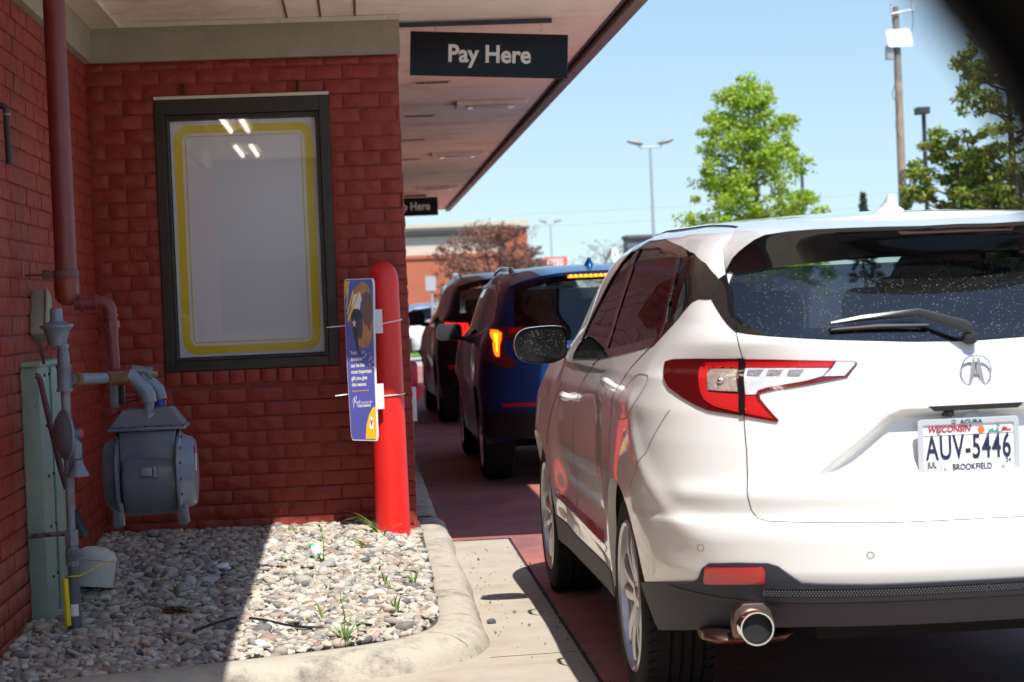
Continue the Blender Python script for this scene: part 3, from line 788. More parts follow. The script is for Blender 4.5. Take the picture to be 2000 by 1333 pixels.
# rear cladding: one piece across the bumper
top = px([(1255, 1137), (1300, 1137), (1357, 1135), (1366, 1128), (1373, 1110), (1386, 1100), (1440, 1099), (1500, 1100), (1520, 1106), (1545, 1124), (1566, 1138), (1600, 1140), (1700, 1141)])
zc = float(top[-1, 1]); lowr = px([(1290, 1229), (1270, 1180)]); print('lowr', lowr.tolist(), top[:2].tolist())
cl = [(0, zc)]+[tuple(p) for p in top[::-1]]+[tuple(lowr[1]), tuple(lowr[0])]+[(u, float(np.interp(u, [.40, .55, .70, .86], [.386, .376, .352, .325]))) for u in np.linspace(lowr[0, 0]-.02, 0, 24)]
cladding = panel('bumper_cladding', bw, np.array(dedupe(resample(dedupe(cl), .015))), [], MATS['cladding'], car, step=.02, mirror='both', off=.008, rim=.012)
strip('bumper_step', bw, [(0, zc-.062), (.45, zc-.062), (.62, zc-.05), (.80, zc-.03)], .012, MATS['black_plastic'], cladding, mirror='both', off=.010, rim=.004)
s = MB()
for r_ in range(3):
    for i in range(74):
        u = .004+i*.0068+(r_ % 2)*.0034; P, N = bw.B(np.array([u]), np.array([zc-.016-r_*.0065]), .0105)
        for sg in (-1, 1): s.add([(sg*P[0][0]+a*.0024, P[0][1]-.002+0*a, P[0][2]+b_*.0022) for a, b_ in ((-1, 0), (-.5, 1), (.5, 1), (1, 0), (.5, -1), (-.5, -1))], [(0, 1, 2, 3, 4, 5)])
s.build('grille_mesh', mat('mesh_grey', (.085, .088, .10), .45), cladding, smooth=None, fix=False)
strip('grille_recess', bw, [(.004, zc-.0225), (.50, zc-.0225)], .024, MATS['underbody'], cladding, mirror='both', off=.0088)
# spoiler
te_px = [(1418, 527), (1430, 505), (1443, 491), (1457, 480), (1474, 468), (1494, 459), (1540, 452), (1589, 448), (1650, 445.5), (1720, 443), (1800, 441.5), (1900, 439.5), (1999, 437.5)]
un_px = [(1436, 537), (1447, 535), (1458, 533), (1472, 531), (1490, 528), (1515, 525), (1560, 519), (1605, 514), (1660, 509), (1720, 505), (1800, 502), (1900, 500), (1999, 500)]
def to_plane_y(p, y):
    o = C2L @ Vector(CP); d = (C2L @ (Vector(CP)+Vector(ray(*p))))-o; return o+d*((y-o.y)/d.y)
te = []
for i, p in enumerate(te_px):
    y = .20
    for _ in range(6):
        q = to_plane_y(p, y); y = .19+.30*(abs(min(q.x, 0))/.70)**3.2
    te.append(q)
te = [q for q in te if q.x < -.02]; nte = len(te)
und = []
for p in un_px[:nte]:
    d0 = px([p])[0]; P, N = bw.B(np.array([d0[0]]), np.array([d0[1]]), .004); und.append(Vector((-P[0][0], P[0][1], P[0][2])))
te.append(Vector((0, te[-1].y-.002, te[-1].z+.002))); und.append(Vector((0, und[-1].y, und[-1].z+.001)))
def rf(q, y, k=.985, up=.0): 
    P, N = bw.T(np.array([q.x*k]), np.array([y]), up); return Vector(P[0])
c0 = [rf(q, q.y+.10+(1.0-q.y-.10)*float(sstep(.72, .48, abs(q.x))), .975, .001) for q in te]
c1 = []
for q, a in zip(te, c0):
    m = q.lerp(a, .5); m.z += .010*float(sstep(.72, .48, abs(q.x))); c1.append(m)
c15 = []
for q, a in zip(te, c1):
    m = q.lerp(a, .42); m.z += .003*float(sstep(.72, .48, abs(q.x))); c15.append(m)
tb = [q+Vector((0, .006, -.013)) for q in te]
mirr = lambda L_: L_+[Vector((-q.x, q.y, q.z)) for q in L_[:-1][::-1]]
s = MB(); s.loft([mirr(L_) for L_ in (c0, c1, c15, te)], closed=False); s.build('spoiler', MATS['pearl_paint'], gate_o, smooth=80, fix=False)
te2 = [q+Vector((0, .001, -.0005)) for q in te]; mid = [a.lerp(b_, .5)+Vector((0, 0, .010)) for a, b_ in zip(tb, und)]
s = MB(); s.loft([mirr(L_) for L_ in (te2, tb, mid, und)], closed=False); sp_u = s.build('spoiler_underside', MATS['gloss_black'], gate_o, smooth=50, fix=False)
P4 = [to_plane_y(p, .215) for p in [(1716, 449.5), (1958, 445.5), (1945, 456), (1728, 460)]]
xc = .385; zt_, zb_ = P4[0].z+.002, P4[3].z; s = MB()
hwb = (P4[1].x-P4[0].x)/2
s.prism([(-hwb, zt_), (hwb, zt_), (hwb-.02, zb_), (-hwb+.02, zb_)], .206, .25, lambda a, c_, h: (a, h, c_)); s.build('brake_light', MATS['lens_dark'], sp_u, bevel=.002)
# roof rails (black ditch moulding), antenna
for sg in (-1, 1):
    pts = []
    for y, q in zip(np.linspace(.78, 2.9, 30), np.linspace(0, 1, 30)):
        P, N = bw.T(np.array([.575+.035*sstep(0, .5, q)]), np.array([y]), -.003); pts.append((sg*P[0][0], P[0][1], P[0][2]))
    s = MB(); s.tube(pts, .008, 6); s.build('roof_moulding', MATS['black_plastic'], car)
s = MB(); rings = []
for f, w_, l0, l1 in ((0, .050, -.15, .085), (.007, .045, -.135, .075), (.018, .026, -.10, .066), (.036, .018, -.055, .060), (.054, .0145, -.015, .055), (.060, .010, -.005, .050)):
    rings.append([(w_*cos(a)*(1-.25*sin(a)), (l0+l1)/2+(l1-l0)/2*(-sin(a)), f) for a in np.linspace(0, 2*pi, 25)[:-1]])
s.loft(rings, caps=True); ant_z = float(bw.T(np.array([0.]), np.array([.95]))[0][0, 2]); s.v = [(a-.06*0, .95-b_, c_+ant_z-.003) for a, b_, c_ in s.v]; s.build('antenna_fin', MATS['pearl_paint'], car, smooth=50)
# emblem
def on_gate(p, off=.004):
    d0 = px([p])[0]; P, N = bw.B(np.array([d0[0]]), np.array([d0[1]]), off); o = C2L @ Vector(CP); q = C2L @ (Vector(CP)+Vector(ray(*p)))
    return float(P[0][0])*(1 if (o+(q-o)*((P[0][1]-o.y)/(q.y-o.y))).x > 0 else -1), float(P[0][1]), float(P[0][2])
ex, ey, ez = on_gate((1905, 726)); sc_ = .0505
emb = bpy.data.objects.new('emblem', None); link(emb, gate_o)
s = MB(); th = np.linspace(0, 2*pi, 49)[:-1]
def sq(a, r): return (r*np.sign(cos(a))*abs(cos(a))**.8*(.95 if sin(a) < 0 else .97), r*np.sign(sin(a))*abs(sin(a))**.82)
ring_prism(s, [sq(a, sc_) for a in th], [sq(a, sc_-.0055) for a in th], 0, .006, lambda a, b_, h: (ex+a, ey-h, ez+b_)); s.build('emblem_ring', MATS['chrome'], emb, smooth=40, bevel=.0012)
s = MB()
for sg in (-1, 1):
    s.prism([(sg*.004, .045), (sg*.011, .040), (sg*.027, -.043), (sg*.021, -.043), (sg*.006, -.008), (sg*.003, -.004)], 0, .007, lambda a, b_, h: (ex+a, ey-h, ez+b_))
s.bb((ex-.0045, ey-.007, ez-.009), (ex+.0045, ey, ez-.003)); s.build('emblem_mark', MATS['chrome'], emb, smooth=None, bevel=.001)
# licence plate
plx, ply, plz = on_gate((1895.5, 867), 0); ply -= .024
pl = bpy.data.objects.new('licence_plate', None); link(pl, gate_o)
s = MB(); s.prism(rrect(.300, .150, .01, 4), 0, .003, lambda a, b_, h: (plx+a, ply-h, plz+b_)); s.build('plate', MATS['plate_white'], pl, smooth=None)
s = MB(); ring_prism(s, rrect(.316, .168, .012, 5), [(a*.88/.95*.985 if False else a, b_) for a, b_ in rrect(.284, .134, .006, 5, 0, -.001)], 0, .008, lambda a, b_, h: (plx+a, ply-h, plz+b_)); s.build('plate_frame', mat('plate_frame', (.68, .72, .78), .16, metal=.45), pl, smooth=None, bevel=.0015)
TX = lambda n_, t_, sz, m_, dx, dz, **k: text_mesh(n_, t_, sz, MATS[m_], pl, M_front(plx+dx, k.pop('yy', ply-.0042), plz+dz), **k)
TX('plate_number', 'AUV-5446', .104, 'plate_ink', -.001, -.0385, bold=.0016, sx=.55, spacing=1.10)
TX('plate_state', 'WISCONSIN', .0262, 'plate_red', -.060, .0435, bold=.0008, sx=.92, shear=.2)
TX('plate_month', 'JUL', .0245, 'plate_ink', -.117, -.0635, bold=.0005, sx=.8)
TX('plate_dealer', 'ACURA', .0165, 'plate_ink', .008, .0675, yy=ply-.0095, sx=1.25, bold=.0002)
TX('plate_dealer', 'BROOKFIELD', .0275, 'plate_ink', .006, -.0735, yy=ply-.0105, sx=.76, bold=.0004)
s = MB(); s.bb((plx-.088, ply-.0095, plz-.0785), (plx+.100, ply-.0080, plz-.0475)); s.build('frame_tab', MATS['plate_white'], pl, smooth=None, bevel=.0006)
TX('plate_year', '24', .018, 'plate_ink', .122, -.055)
s = MB(); ring_prism(s, [(.0075*cos(a), .0075*sin(a)) for a in th], [(.0065*cos(a), .0065*sin(a)) for a in th], 0, .001, lambda a, b_, h: (plx-.046+a, ply-.0085-h, plz+.0735+b_))
s.prism([(0, .005), (.003, -.005), (-.003, -.005)], 0, .001, lambda a, b_, h: (plx-.046+a, ply-.0085-h, plz+.0735+b_)); s.build('plate_mark', MATS['plate_ink'], pl, smooth=None)
s = MB(); s.bb((plx-.142, ply-.0038, plz+.0330), (plx+.142, ply-.003, plz+.0342)); s.build('plate_line', MATS['plate_ink'], pl, smooth=None)
s = MB(); s.lathe([(0, 0), (.011, 0), (.009, .0009), (0, .001)], axis='y', n=20, c=(plx+.040, ply-.0045, plz+.047)); s.build('plate_sun', MATS['plate_orange'], pl)
s = MB(); s.prism([(.060, .038), (.066, .046), (.082, .050), (.074, .044), (.092, .040), (.110, .038)], 0, .001, lambda a, b_, h: (plx+a, ply-.0035-h, plz+b_)); s.build('plate_scene', MATS['plate_green'], pl, smooth=None)
s = MB(); s.prism([(.102, .041), (.108, .052), (.120, .052), (.121, .045), (.134, .045), (.134, .040)], 0, .001, lambda a, b_, h: (plx+a, ply-.0035-h, plz+b_)); s.build('plate_barn', MATS['plate_red'], pl, smooth=None)
for dx, dz in ((-.092, .052), (.092, .056), (-.078, -.071), (.103, -.069)):
    s = MB(); s.lathe([(.005, 0), (.005, .002), (.003, .004), (0, .0045)], axis='y', n=16, c=(plx+dx, ply-.0085, plz+dz)); s.v = [(a, 2*(ply-.0085)-b_, c_) for a, b_, c_ in s.v]; s.build('screw', MATS['satin_chrome'], pl)
# camera and handle slot over the plate
hx_, hy_, hz_ = on_gate((1880, 779), 0)
s = MB(); s.prism([(-.15, .010), (.15, .010), (.13, -.006), (-.13, -.006)], -.006, .05, lambda a, b_, h: (a, hy_+h, 1.036+b_)); s.build('handle_slot', MATS['black_plastic'], gate_o, bevel=.002)
s = MB(); s.bb((-.098, hy_+.0, 1.012), (-.068, hy_+.035, 1.03)); s.cyl((-.083, hy_+.004, 1.018), (-.083, hy_-.006, 1.014), .008, 14); s.build('reversing_camera', MATS['black_plastic'], gate_o, bevel=.003)
# rear wiper
pv = on_gate((1888, 655), .03); tp = on_gate((1620, 640), .022); md = on_gate((1790, 622), .03)
s = MB(); P_ = [Vector(pv)+Vector((.004, -.012, .008)), Vector(pv)+Vector((-.02, -.018, .018)), Vector(md), Vector(tp)+Vector((.10, 0, .012)), Vector(tp)]
wid = [.016, .017, .012, .009, .005]; rings = []
for p, w_ in zip(P_, wid): rings.append([(p.x, p.y-.009, p.z+w_), (p.x, p.y-.014, p.z), (p.x, p.y-.006, p.z-w_), (p.x, p.y+.006, p.z-w_), (p.x, p.y+.006, p.z+w_)])
s.loft(rings, caps=True); wp = s.build('wiper', mat('wiper_plastic', (.03, .03, .034), .35, spec=.5), gate_o, smooth=50)
s = MB(); s.cyl(Vector(pv)+Vector((.002, .03, -.022)), Vector(pv)+Vector((.002, -.018, -.020)), .021, 20); s.build('wiper_pivot', MATS['black_plastic'], wp, bevel=.004)
b0, b1 = on_gate((1622, 648), .010), on_gate((1812, 641), .014)
s = MB(); s.tube([Vector(b0), (Vector(b0)+Vector(b1))/2+Vector((0, 0, .004)), Vector(b1)], [.006, .009, .006], 8); s.build('wiper_blade', MATS['black_plastic'], wp)
# exhausts
for sg, mr in ((-1, 'left'), (1, None)):
    q = to_plane_y((1478, 1228), .045); exx, exz = sg*abs(q.x), q.z
    s = MB(); s.lathe([(.052, .16), (.0525, .005), (.051, 0), (.047, .0), (.0455, .006), (.0455, .16)], c=(exx, .035, exz), axis='y', n=40, closed=True); ep = s.build('exhaust_tip', MATS['chrome'], car, smooth=50)
    s = MB(); s.lathe([(.0445, .02), (.044, .15), (0, .15)], c=(exx, .035, exz), axis='y', n=32); s.build('exhaust_bore', MATS['underbody'], ep)
    s = MB(); P_ = [(-.078, -.055), (-.085, 0), (-.070, .050), (-.040, .078), (.035, .078), (.068, .05), (.078, 0), (.072, -.055)]
    P_ = [(a*.80, b_*.80+.006) for a, b_ in P_]; s.prism(P_, .10, .14, lambda a, b_, h: (exx-a*sg*-1, h, exz+b_)); s.build('exhaust_surround', MATS['copper_pipe'], ep, bevel=.006)
    s = MB(); rings = []
    for f in np.linspace(0, 1, 9):
        k_ = (1-(2*f-1)**6)**.5*.5+.5; xx = exx-sg*(-.12+.28*f)*1.0; rings.append([(xx, .33+.13*cos(a)*k_, exz-.058+.026*sin(a)*k_) for a in np.linspace(0, 2*pi, 17)[:-1]])
    s.loft(rings, caps=True); s.build('muffler', MATS['copper_pipe'], car, smooth=60)
# mirrors
mo = [to_plane_y((1000+a/2.15, 380+b_/2.15), 2.98) for a, b_ in [(10, 650), (12, 605), (38, 568), (100, 556), (195, 551), (222, 562), (230, 590), (232, 650), (226, 682), (200, 700), (150, 714), (80, 709), (32, 697)]]
mpoly = resample([(q.x, q.z) for q in mo], .02, smooth=2); mc = mpoly.mean(0)
for sg in (-1, 1):
    mm = bpy.data.objects.new('door_mirror', None); link(mm, car)
    s = MB(); rings = []
    for dy, k_ in ((0, 1.0), (.03, 1.02), (.07, .97), (.11, .82), (.135, .55), (.14, .2)):
        rings.append([(-sg*(mc[0]+(a-mc[0])*k_), 2.98+dy, mc[1]+(b_-mc[1])*k_) for a, b_ in mpoly])
    s.loft(rings, caps=False); s.build('housing', MATS['pearl_paint'], mm, smooth=60)
    s = MB(); inn = [(mc[0]+(a-mc[0])*.95, mc[1]+(b_-mc[1])*.93) for a, b_ in mpoly]
    s.add([(-sg*a, 2.992, b_) for a, b_ in inn], [tuple(range(len(inn)))]); s.loft([[(-sg*a, 2.98, b_) for a, b_ in mpoly], [(-sg*a, 2.992, b_) for a, b_ in inn]]); s.build('bezel', MATS['gloss_black'], mm, smooth=None)
    s = MB(); inn = [(mc[0]+(a-mc[0])*.86+.004, mc[1]+(b_-mc[1])*.84) for a, b_ in mpoly]
    s.prism(inn, 2.985, 2.99, lambda a, b_, h: (-sg*a, h, b_)); s.build('mirror_glass', MATS['mirror_dust'], mm, smooth=None)
    arm = to_plane_y((1100, 690), 3.0); s = MB(); s.tube([(-sg*(arm.x-.02), 3.02, arm.z-.005), (-sg*(-.90), 3.05, arm.z+.0), (-sg*(-.87), 3.06, arm.z+.01)], [.018, .022, .03], 10); s.build('mirror_arm', MATS['gloss_black'], mm)
# ------------------------------------------------------------------ materials of the place
mat('brick_paint', (.27, .033, .022), .48, var=.12, vscale=7, bump=.8, bscale=60, spec=.4, rand=.06)
mat('mortar_paint', (.25, .045, .034), .75, var=.2, vscale=30, bump=.6, bscale=120)
mat('beam_stucco', (.34, .30, .235), .85, var=.10, vscale=6, bump=1, bscale=90, stain=((.10, .08, .06), 28, .64, .72))
mat('soffit_paint', (.86, .80, .70), .7, var=.06, vscale=2.5, bump=.2, bscale=60, stain=((.55, .38, .30), 1.3, .50, .75))
mat('trim_paint', (.66, .60, .48), .6, var=.08, vscale=12, stain=((.25, .15, .08), 22, .66, .74))
mat('fascia_brown', (.075, .055, .046), .5, var=.2, vscale=6)
mat('gutter_brown', (.12, .088, .070), .5, var=.25, vscale=5)
mat('bronze_frame', (.035, .027, .022), .35, metal=.3, var=.25, vscale=8)
mat('dark_void', (.01, .01, .012), .9)
mat('poster_white', (.78, .78, .82), .5)
mat('poster_yellow', (.80, .62, .0), .5)
mat('sign_black', (.008, .008, .011), .22, spec=.22)
mat('sign_letter', (.72, .71, .68), .45)
mat('bollard_red', (.74, .022, .018), .40, spec=.45, var=.05, vscale=4, stain=((.56, .05, .045), 26, .62, .74), rvar=.1)
mat('panel_blue', (.075, .075, .30), .35)
mat('panel_photo_orange', (.42, .16, .035), .4, var=.25, vscale=14)
mat('panel_skin', (.15, .065, .040), .4)
mat('panel_skin_dark', (.06, .028, .022), .4)
mat('panel_hair', (.015, .012, .012), .4)
mat('panel_shirt', (.055, .06, .20), .4)
mat('panel_pink', (.75, .50, .55), .4)
mat('panel_yellow', (.78, .42, .01), .4)
mat('panel_cream', (.72, .66, .60), .4)
mat('white_plastic', (.76, .77, .80), .35)
mat('pipe_red', (.18, .034, .036), .42, var=.15, vscale=10, bump=.3, bscale=120, stain=((.16, .03, .03), 8, .55, .7))
mat('pipe_orange', (.22, .042, .024), .4, var=.2, vscale=18)
mat('pipe_grey', (.165, .185, .225), .38, var=.12, vscale=18, stain=((.22, .13, .08), 14, .62, .72))
mat('pipe_rusty', (.20, .225, .26), .55, stain=((.19, .095, .04), 16, .53, .66))
mat('rust', (.17, .085, .035), .7, var=.4, vscale=40)
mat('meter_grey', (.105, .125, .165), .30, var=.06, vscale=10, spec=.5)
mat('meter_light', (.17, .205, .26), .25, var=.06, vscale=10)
mat('box_green', (.27, .36, .31), .5, var=.1, vscale=8, stain=((.20, .03, .02), 9, .66, .70))
mat('box_beige', (.30, .29, .24), .5, var=.1, vscale=12)
mat('conduit_purple', (.13, .055, .065), .6, var=.3, vscale=25)
mat('yellow_stake', (.78, .60, .01), .4)
mat('pink_cap', (.60, .05, .07), .4)
mat('meter_blue', (.02, .06, .40), .2)
mat('kerb_concrete', (.42, .38, .31), .85, var=.15, vscale=5, bump=1, bscale=130, stain=((.17, .155, .13), 5.0, .48, .66))
mat('apron_concrete', (.37, .335, .275), .85, var=.08, vscale=3, bump=.9, bscale=150, stain=((.30, .24, .165), 1.7, .50, .72))
mat('red_pavement', (.36, .125, .105), .7, var=.14, vscale=3, bump=.7, bscale=140, stain=((.13, .065, .070), 1.0, .42, .68))
mat('asphalt', (.17, .17, .17), .9, var=.15, vscale=2, bump=.5, bscale=60)
mat('far_pavement', (.36, .345, .32), .9, var=.12, vscale=.6, bump=.5, bscale=60, stain=((.22, .21, .20), .5, .5, .7))
mat('grass', (.10, .22, .02), .9, var=.3, vscale=3, bump=1, bscale=30)
mat('seam_fill', (.045, .042, .04), .95, bump=1, bscale=120, var=.5, vscale=60)
mat('steel_pole', (.38, .40, .43), .5, metal=.3)
mat('dark_pole', (.03, .035, .05), .5)
mat('wood_pole', (.30, .225, .165), .85, var=.2, vscale=3)
mat('wood_pole_dark', (.20, .17, .145), .85, var=.2, vscale=3)

SOF = 3.04; WY = 11.25; WX = .275; LX = -1.47
# ------------------------------------------------------------------ ground
def sheet(name, poly, z, m, kind='structure', sub=0):
    s = MB(); s.add([(a, b_, z) for a, b_ in poly], [tuple(range(len(poly)))]); o = s.build(name, m, smooth=None, fix=False); tag(o, kind=kind); return o
sheet('ground', [(-400, -60), (400, -60), (400, 700), (-400, 700)], -.012, MATS['asphalt'])
sheet('apron', [(-6, -8), (7, -8), (7, 5.9), (.823, 5.9), (.823, 6.2), (.823, 11.87), (.30, 11.87), (.30, 7.9), (-6, 7.9)], -.004, MATS['apron_concrete']); 0 and sheet('apron', [(-6, -3), (.811, -3), (.811, 11.87), (.30, 11.87), (.30, 7.9), (-6, 7.9)], -.004, MATS['apron_concrete'])
sheet('drive_lane', [(.838, 5.9), (4.6, 5.9), (4.6, 46), (.25, 46), (.25, 11.874), (.838, 11.874)], 0, MATS['red_pavement'])
sheet('joint_filler', [(.820, 5.9), (.842, 5.9), (.842, 11.874), (.820, 11.874)], -.008, MATS['seam_fill'])
sheet('bounce_ground', [(4.62, -8), (60, -8), (60, 45.9), (4.62, 45.9)], -.004, MATS['far_pavement'])  # pale ground out of view, added to bounce light up to the soffit
sheet('far_pavement', [(-60, 46), (60, 46), (60, 54), (-60, 54)], 0, MATS['far_pavement'])
sheet('grass_verge', [(-60, 54), (60, 54), (60, 66), (-60, 66)], .03, MATS['grass'])
for i, y in enumerate((7.93, 5.4)):
    s = MB(); s.add([(-2 if y < 7 else .46, y, -.003), (.811, y+.03, -.003), (.811, y+.038, -.003), (-2 if y < 7 else .46, y+.008, -.003)], [(0, 1, 2, 3)]); tag(s.build('pavement_joint', MATS['seam_fill'], smooth=None, fix=False), kind='structure')
# kerb: swept rounded section
kin = [(.285, 12.4), (.285, 11.0), (.285, 9.4), (.283, 8.6), (.262, 8.28), (.20, 8.10), (.06, 7.93), (-.18, 7.80), (-.62, 7.63), (-1.35, 7.36), (-3.2, 6.7)]
kin = resample(kin, .10, closed=False, smooth=2); d = np.roll(kin, -1, 0)-np.roll(kin, 1, 0); d[0] = kin[1]-kin[0]; d[-1] = kin[-1]-kin[-2]; d /= np.linalg.norm(d, axis=1, keepdims=True)
kn = np.stack([-d[:, 1], d[:, 0]], 1)
rng = np.random.default_rng(3); s = MB(); rings = []
acc = np.cumsum(np.r_[0, np.linalg.norm(np.diff(kin, axis=0), axis=1)])
for i, (p, n_) in enumerate(zip(kin, kn)):
    wob = .006*sin(acc[i]*3.1)+.004*sin(acc[i]*7.7+1)+rng.normal(0, .0012); hh = .092+.005*sin(acc[i]*2.3); cor = .05*math.exp(-((acc[i]-4.55)/.45)**2)
    sec = [(0, -.05), (0, hh-.012), (.010, hh), (.05, hh+.003), (.10, hh+.001), (.135+cor*.5, hh-.006), (.16+cor*.8, hh-.022), (.178+cor, hh*.55), (.188+cor, hh*.25), (.205+cor, -.01), (.21+cor, -.05)]
    rings.append([(p[0]+n_[0]*(a+wob*(a > .08)), p[1]+n_[1]*(a+wob*(a > .08)), z) for a, z in sec])
s.loft(rings, closed=False); tag(s.build('kerb', MATS['kerb_concrete'], smooth=60), kind='structure')
s = MB(); ix = int(np.argmin(np.hypot(kin[:, 0]-.17, kin[:, 1]-8.06)))
r_ = rings[ix]; s.tube([(q[0]+.003*sin(i*2.1), q[1]+.006*sin(i*1.7), q[2]-.001) for i, q in enumerate(r_[3:10])], .0018, 6); tag(s.build('kerb_crack', MATS['seam_fill']), kind='structure')
# far kerb strip beyond the wall corner (in shade)
s = MB(); rings = []
for y in np.linspace(12.42, 34, 30):
    rings.append([(WX+.0, y, -.05), (WX+.0, y, .10), (WX+.10, y, .10), (WX+.15, y, .08), (WX+.17, y, -.05)])
s.loft(rings, closed=False); tag(s.build('kerb', MATS['kerb_concrete'], smooth=50), kind='structure')
# soil under the stones
def gz_bed(x, y):
    z = .085+.125*np.clip((y-7.6)/3.5, 0, 1); k = np.clip((x-.0)/.28, 0, 1); return z-(z-.075)*k*.5
s = MB(); gx, gy = np.linspace(-1.5, .30, 30), np.linspace(6.9, 12.4, 60); G = [(x, y, float(gz_bed(x, y))-.022) for y in gy for x in gx]
fs = []
for j in range(59):
    for i in range(29):
        cx_, cy_ = gx[i], gy[j]
        if cy_+.05 < np.interp(cx_, [-1.5, -.62, -.18, .06, .20, .285], [7.34, 7.65, 7.82, 7.95, 8.12, 8.6]): continue
        fs.append((j*30+i, j*30+i+1, (j+1)*30+i+1, (j+1)*30+i))
s.add(G, fs); tag(s.build('soil', mat('soil', (.07, .05, .04), .95, var=.3, vscale=20), smooth=60, fix=False), kind='structure')
# stones
ramp_mat('pebble', [(0, (.16, .15, .135)), (.10, (.50, .46, .38)), (.20, (.25, .225, .19)), (.32, (.60, .56, .47)), (.42, (.26, .17, .14)), (.52, (.46, .44, .39)), (.62, (.085, .09, .10)), (.72, (.54, .47, .35)), (.82, (.24, .21, .20)), (.92, (.52, .51, .47)), (1, (.30, .19, .12))], rough=.7, noise=.16, nscale=60, bump=.4, bscale=150)
bm = bmesh.new(); bmesh.ops.create_icosphere(bm, subdivisions=2, radius=1); iv = np.array([v.co[:] for v in bm.verts]); it = np.array([[v.index for v in f.verts] for f in bm.faces]); bm.free()
N_ = 13000; rng = np.random.default_rng(11)
px_ = rng.uniform(-1.48, .29, N_*2); py_ = 7.25+(rng.uniform(0, 1, N_*2)**1.15)*4.05
edge = np.interp(px_, [-1.5, -.62, -.18, .06, .20, .285], [7.34, 7.65, 7.82, 7.95, 8.12, 8.6])
k = (py_ > edge+.02) & (px_ < .275); px_, py_ = px_[k][:N_], py_[k][:N_]; N_ = len(px_)
r0 = rng.lognormal(math.log(.0162), .36, N_).clip(.008, .042); asp = np.stack([rng.uniform(.95, 1.35, N_), rng.uniform(.75, 1.05, N_), rng.uniform(.42, .72, N_)], 1)
shapes = []
for q in range(14):
    dvec = rng.normal(0, 1, (4, 3)); ph = rng.uniform(0, 6, 4)
    f = 1+sum(.085*np.sin(iv@dvec[i]*1.9+ph[i]) for i in range(4)); shapes.append(iv*f[:, None])
shapes = np.array(shapes); sh = shapes[rng.integers(0, 14, N_)]*(r0[:, None]*asp)[:, None, :]
a, b_, c_ = rng.uniform(0, 2*pi, N_), rng.normal(0, .30, N_), rng.normal(0, .30, N_)
def rotm(a, ax):
    c, s_ = np.cos(a), np.sin(a); M = np.zeros((len(a), 3, 3)); i, j = [(1, 2), (2, 0), (0, 1)][ax]; M[:, ax, ax] = 1; M[:, i, i] = c; M[:, j, j] = c; M[:, i, j] = -s_; M[:, j, i] = s_; return M
Rm = rotm(b_, 0)@rotm(c_, 1)@rotm(a, 2); Vs = np.einsum('nij,nkj->nki', Rm, sh)
pz = gz_bed(px_, py_)-.016+rng.uniform(0, 1, N_)*.016+rng.uniform(0, 1, N_)**6*.012
Vs += np.stack([px_, py_, pz], 1)[:, None, :]
Ts = it[None]+(np.arange(N_)*len(iv))[:, None, None]
o = fast_mesh('river_stones', Vs.reshape(-1, 3), Ts.reshape(-1, 3), MATS['pebble']); tag(o, 'small mixed river stones covering the bed between brick walls and kerb', 'stones', kind='stuff')

# ------------------------------------------------------------------ brick building
bld = thing('restaurant_building', 'low dark red painted brick building with beige beam and wide white soffit on the left', 'building', (WX, WY, 0))
rng = np.random.default_rng(5)
def bricks(mb, fn, a0, a1, b0, b1, gaps=(), course=.0813, blen=.2032, mo=.0085, relief=.0095, off=0, rough=.0048):
    """real brick faces; fn(a, b, h): h grows out of the wall"""
    nb = int(round((b1-b0)/course))
    for r in range(nb):
        lo, hi = b0+r*course, min(b0+(r+1)*course, b1); iv_ = [(a0, a1)]
        for (g0, g1, h0, h1) in gaps:
            if hi > h0+.02 and lo < h1-.02:
                iv_ = [t for (p, q) in iv_ for t in ((p, min(q, g0)), (max(p, g1), q)) if t[1]-t[0] > .012]
        for p, q in iv_:
            st = a0+((r % 2)*.5+off)*blen+rng.normal(0, .004)-blen*2
            while st < q:
                x0, x1 = max(st, p), min(st+blen, q); st += blen
                if x1-x0 < .022: continue
                x0 += mo/2; x1 -= mo/2; y0, y1 = lo+mo/2, hi-mo/2; nx = max(2, int((x1-x0)/.022)); ny = 4
                bulge = rng.normal(0, rough*.5); ph = rng.uniform(0, 6, 4); tilt = rng.normal(0, .0015, 2); V = []; F_ = []
                for j in range(ny+1):
                    for i in range(nx+1):
                        u, v = i/nx, j/ny; e = min(u, 1-u)*nx*.5; e2 = min(v, 1-v)*ny*.5; ed = min(1, .30+e)*min(1, .40+e2)
                        h = relief*ed+bulge+tilt[0]*(u-.5)+tilt[1]*(v-.5)+rough*(sin(u*9*(x1-x0)/.2+ph[0]+v*2)+.7*sin(v*5+ph[1]+u*7))*.5*ed+rng.normal(0, rough*.30)*ed
                        V.append(fn(x0+(x1-x0)*u, y0+(y1-y0)*v, h))
                for j in range(ny):
                    for i in range(nx): k_ = j*(nx+1)+i; F_.append((k_, k_+1, k_+nx+2, k_+nx+1))
                # sides back into the mortar
                bd = [j*(nx+1) for j in range(ny+1)][::-1]; 
                loop = [i for i in range(nx+1)]+[j*(nx+1)+nx for j in range(1, ny+1)]+[ny*(nx+1)+i for i in range(nx-1, -1, -1)]+[j*(nx+1) for j in range(ny-1, 0, -1)]
                k0 = len(V); 
                def ab(k_): j, i = divmod(k_, nx+1); return x0+(x1-x0)*i/nx, y0+(y1-y0)*j/ny
                for k_ in loop: V.append(fn(*ab(k_), -.012))
                m_ = len(loop)
                for i in range(m_): F_.append((loop[(i+1) % m_], loop[i], k0+i, k0+(i+1) % m_))
                mb.add(V, F_)
WIN = (-1.097, -.128, 1.100, 2.617)
front = lambda a, b_, h: (a, WY-.004-h, b_)
s = MB(); bricks(s, front, LX, WX, .10, 2.83, gaps=[WIN, (WIN[0]-.01, WIN[1]+.01, 1.018, 1.10)])
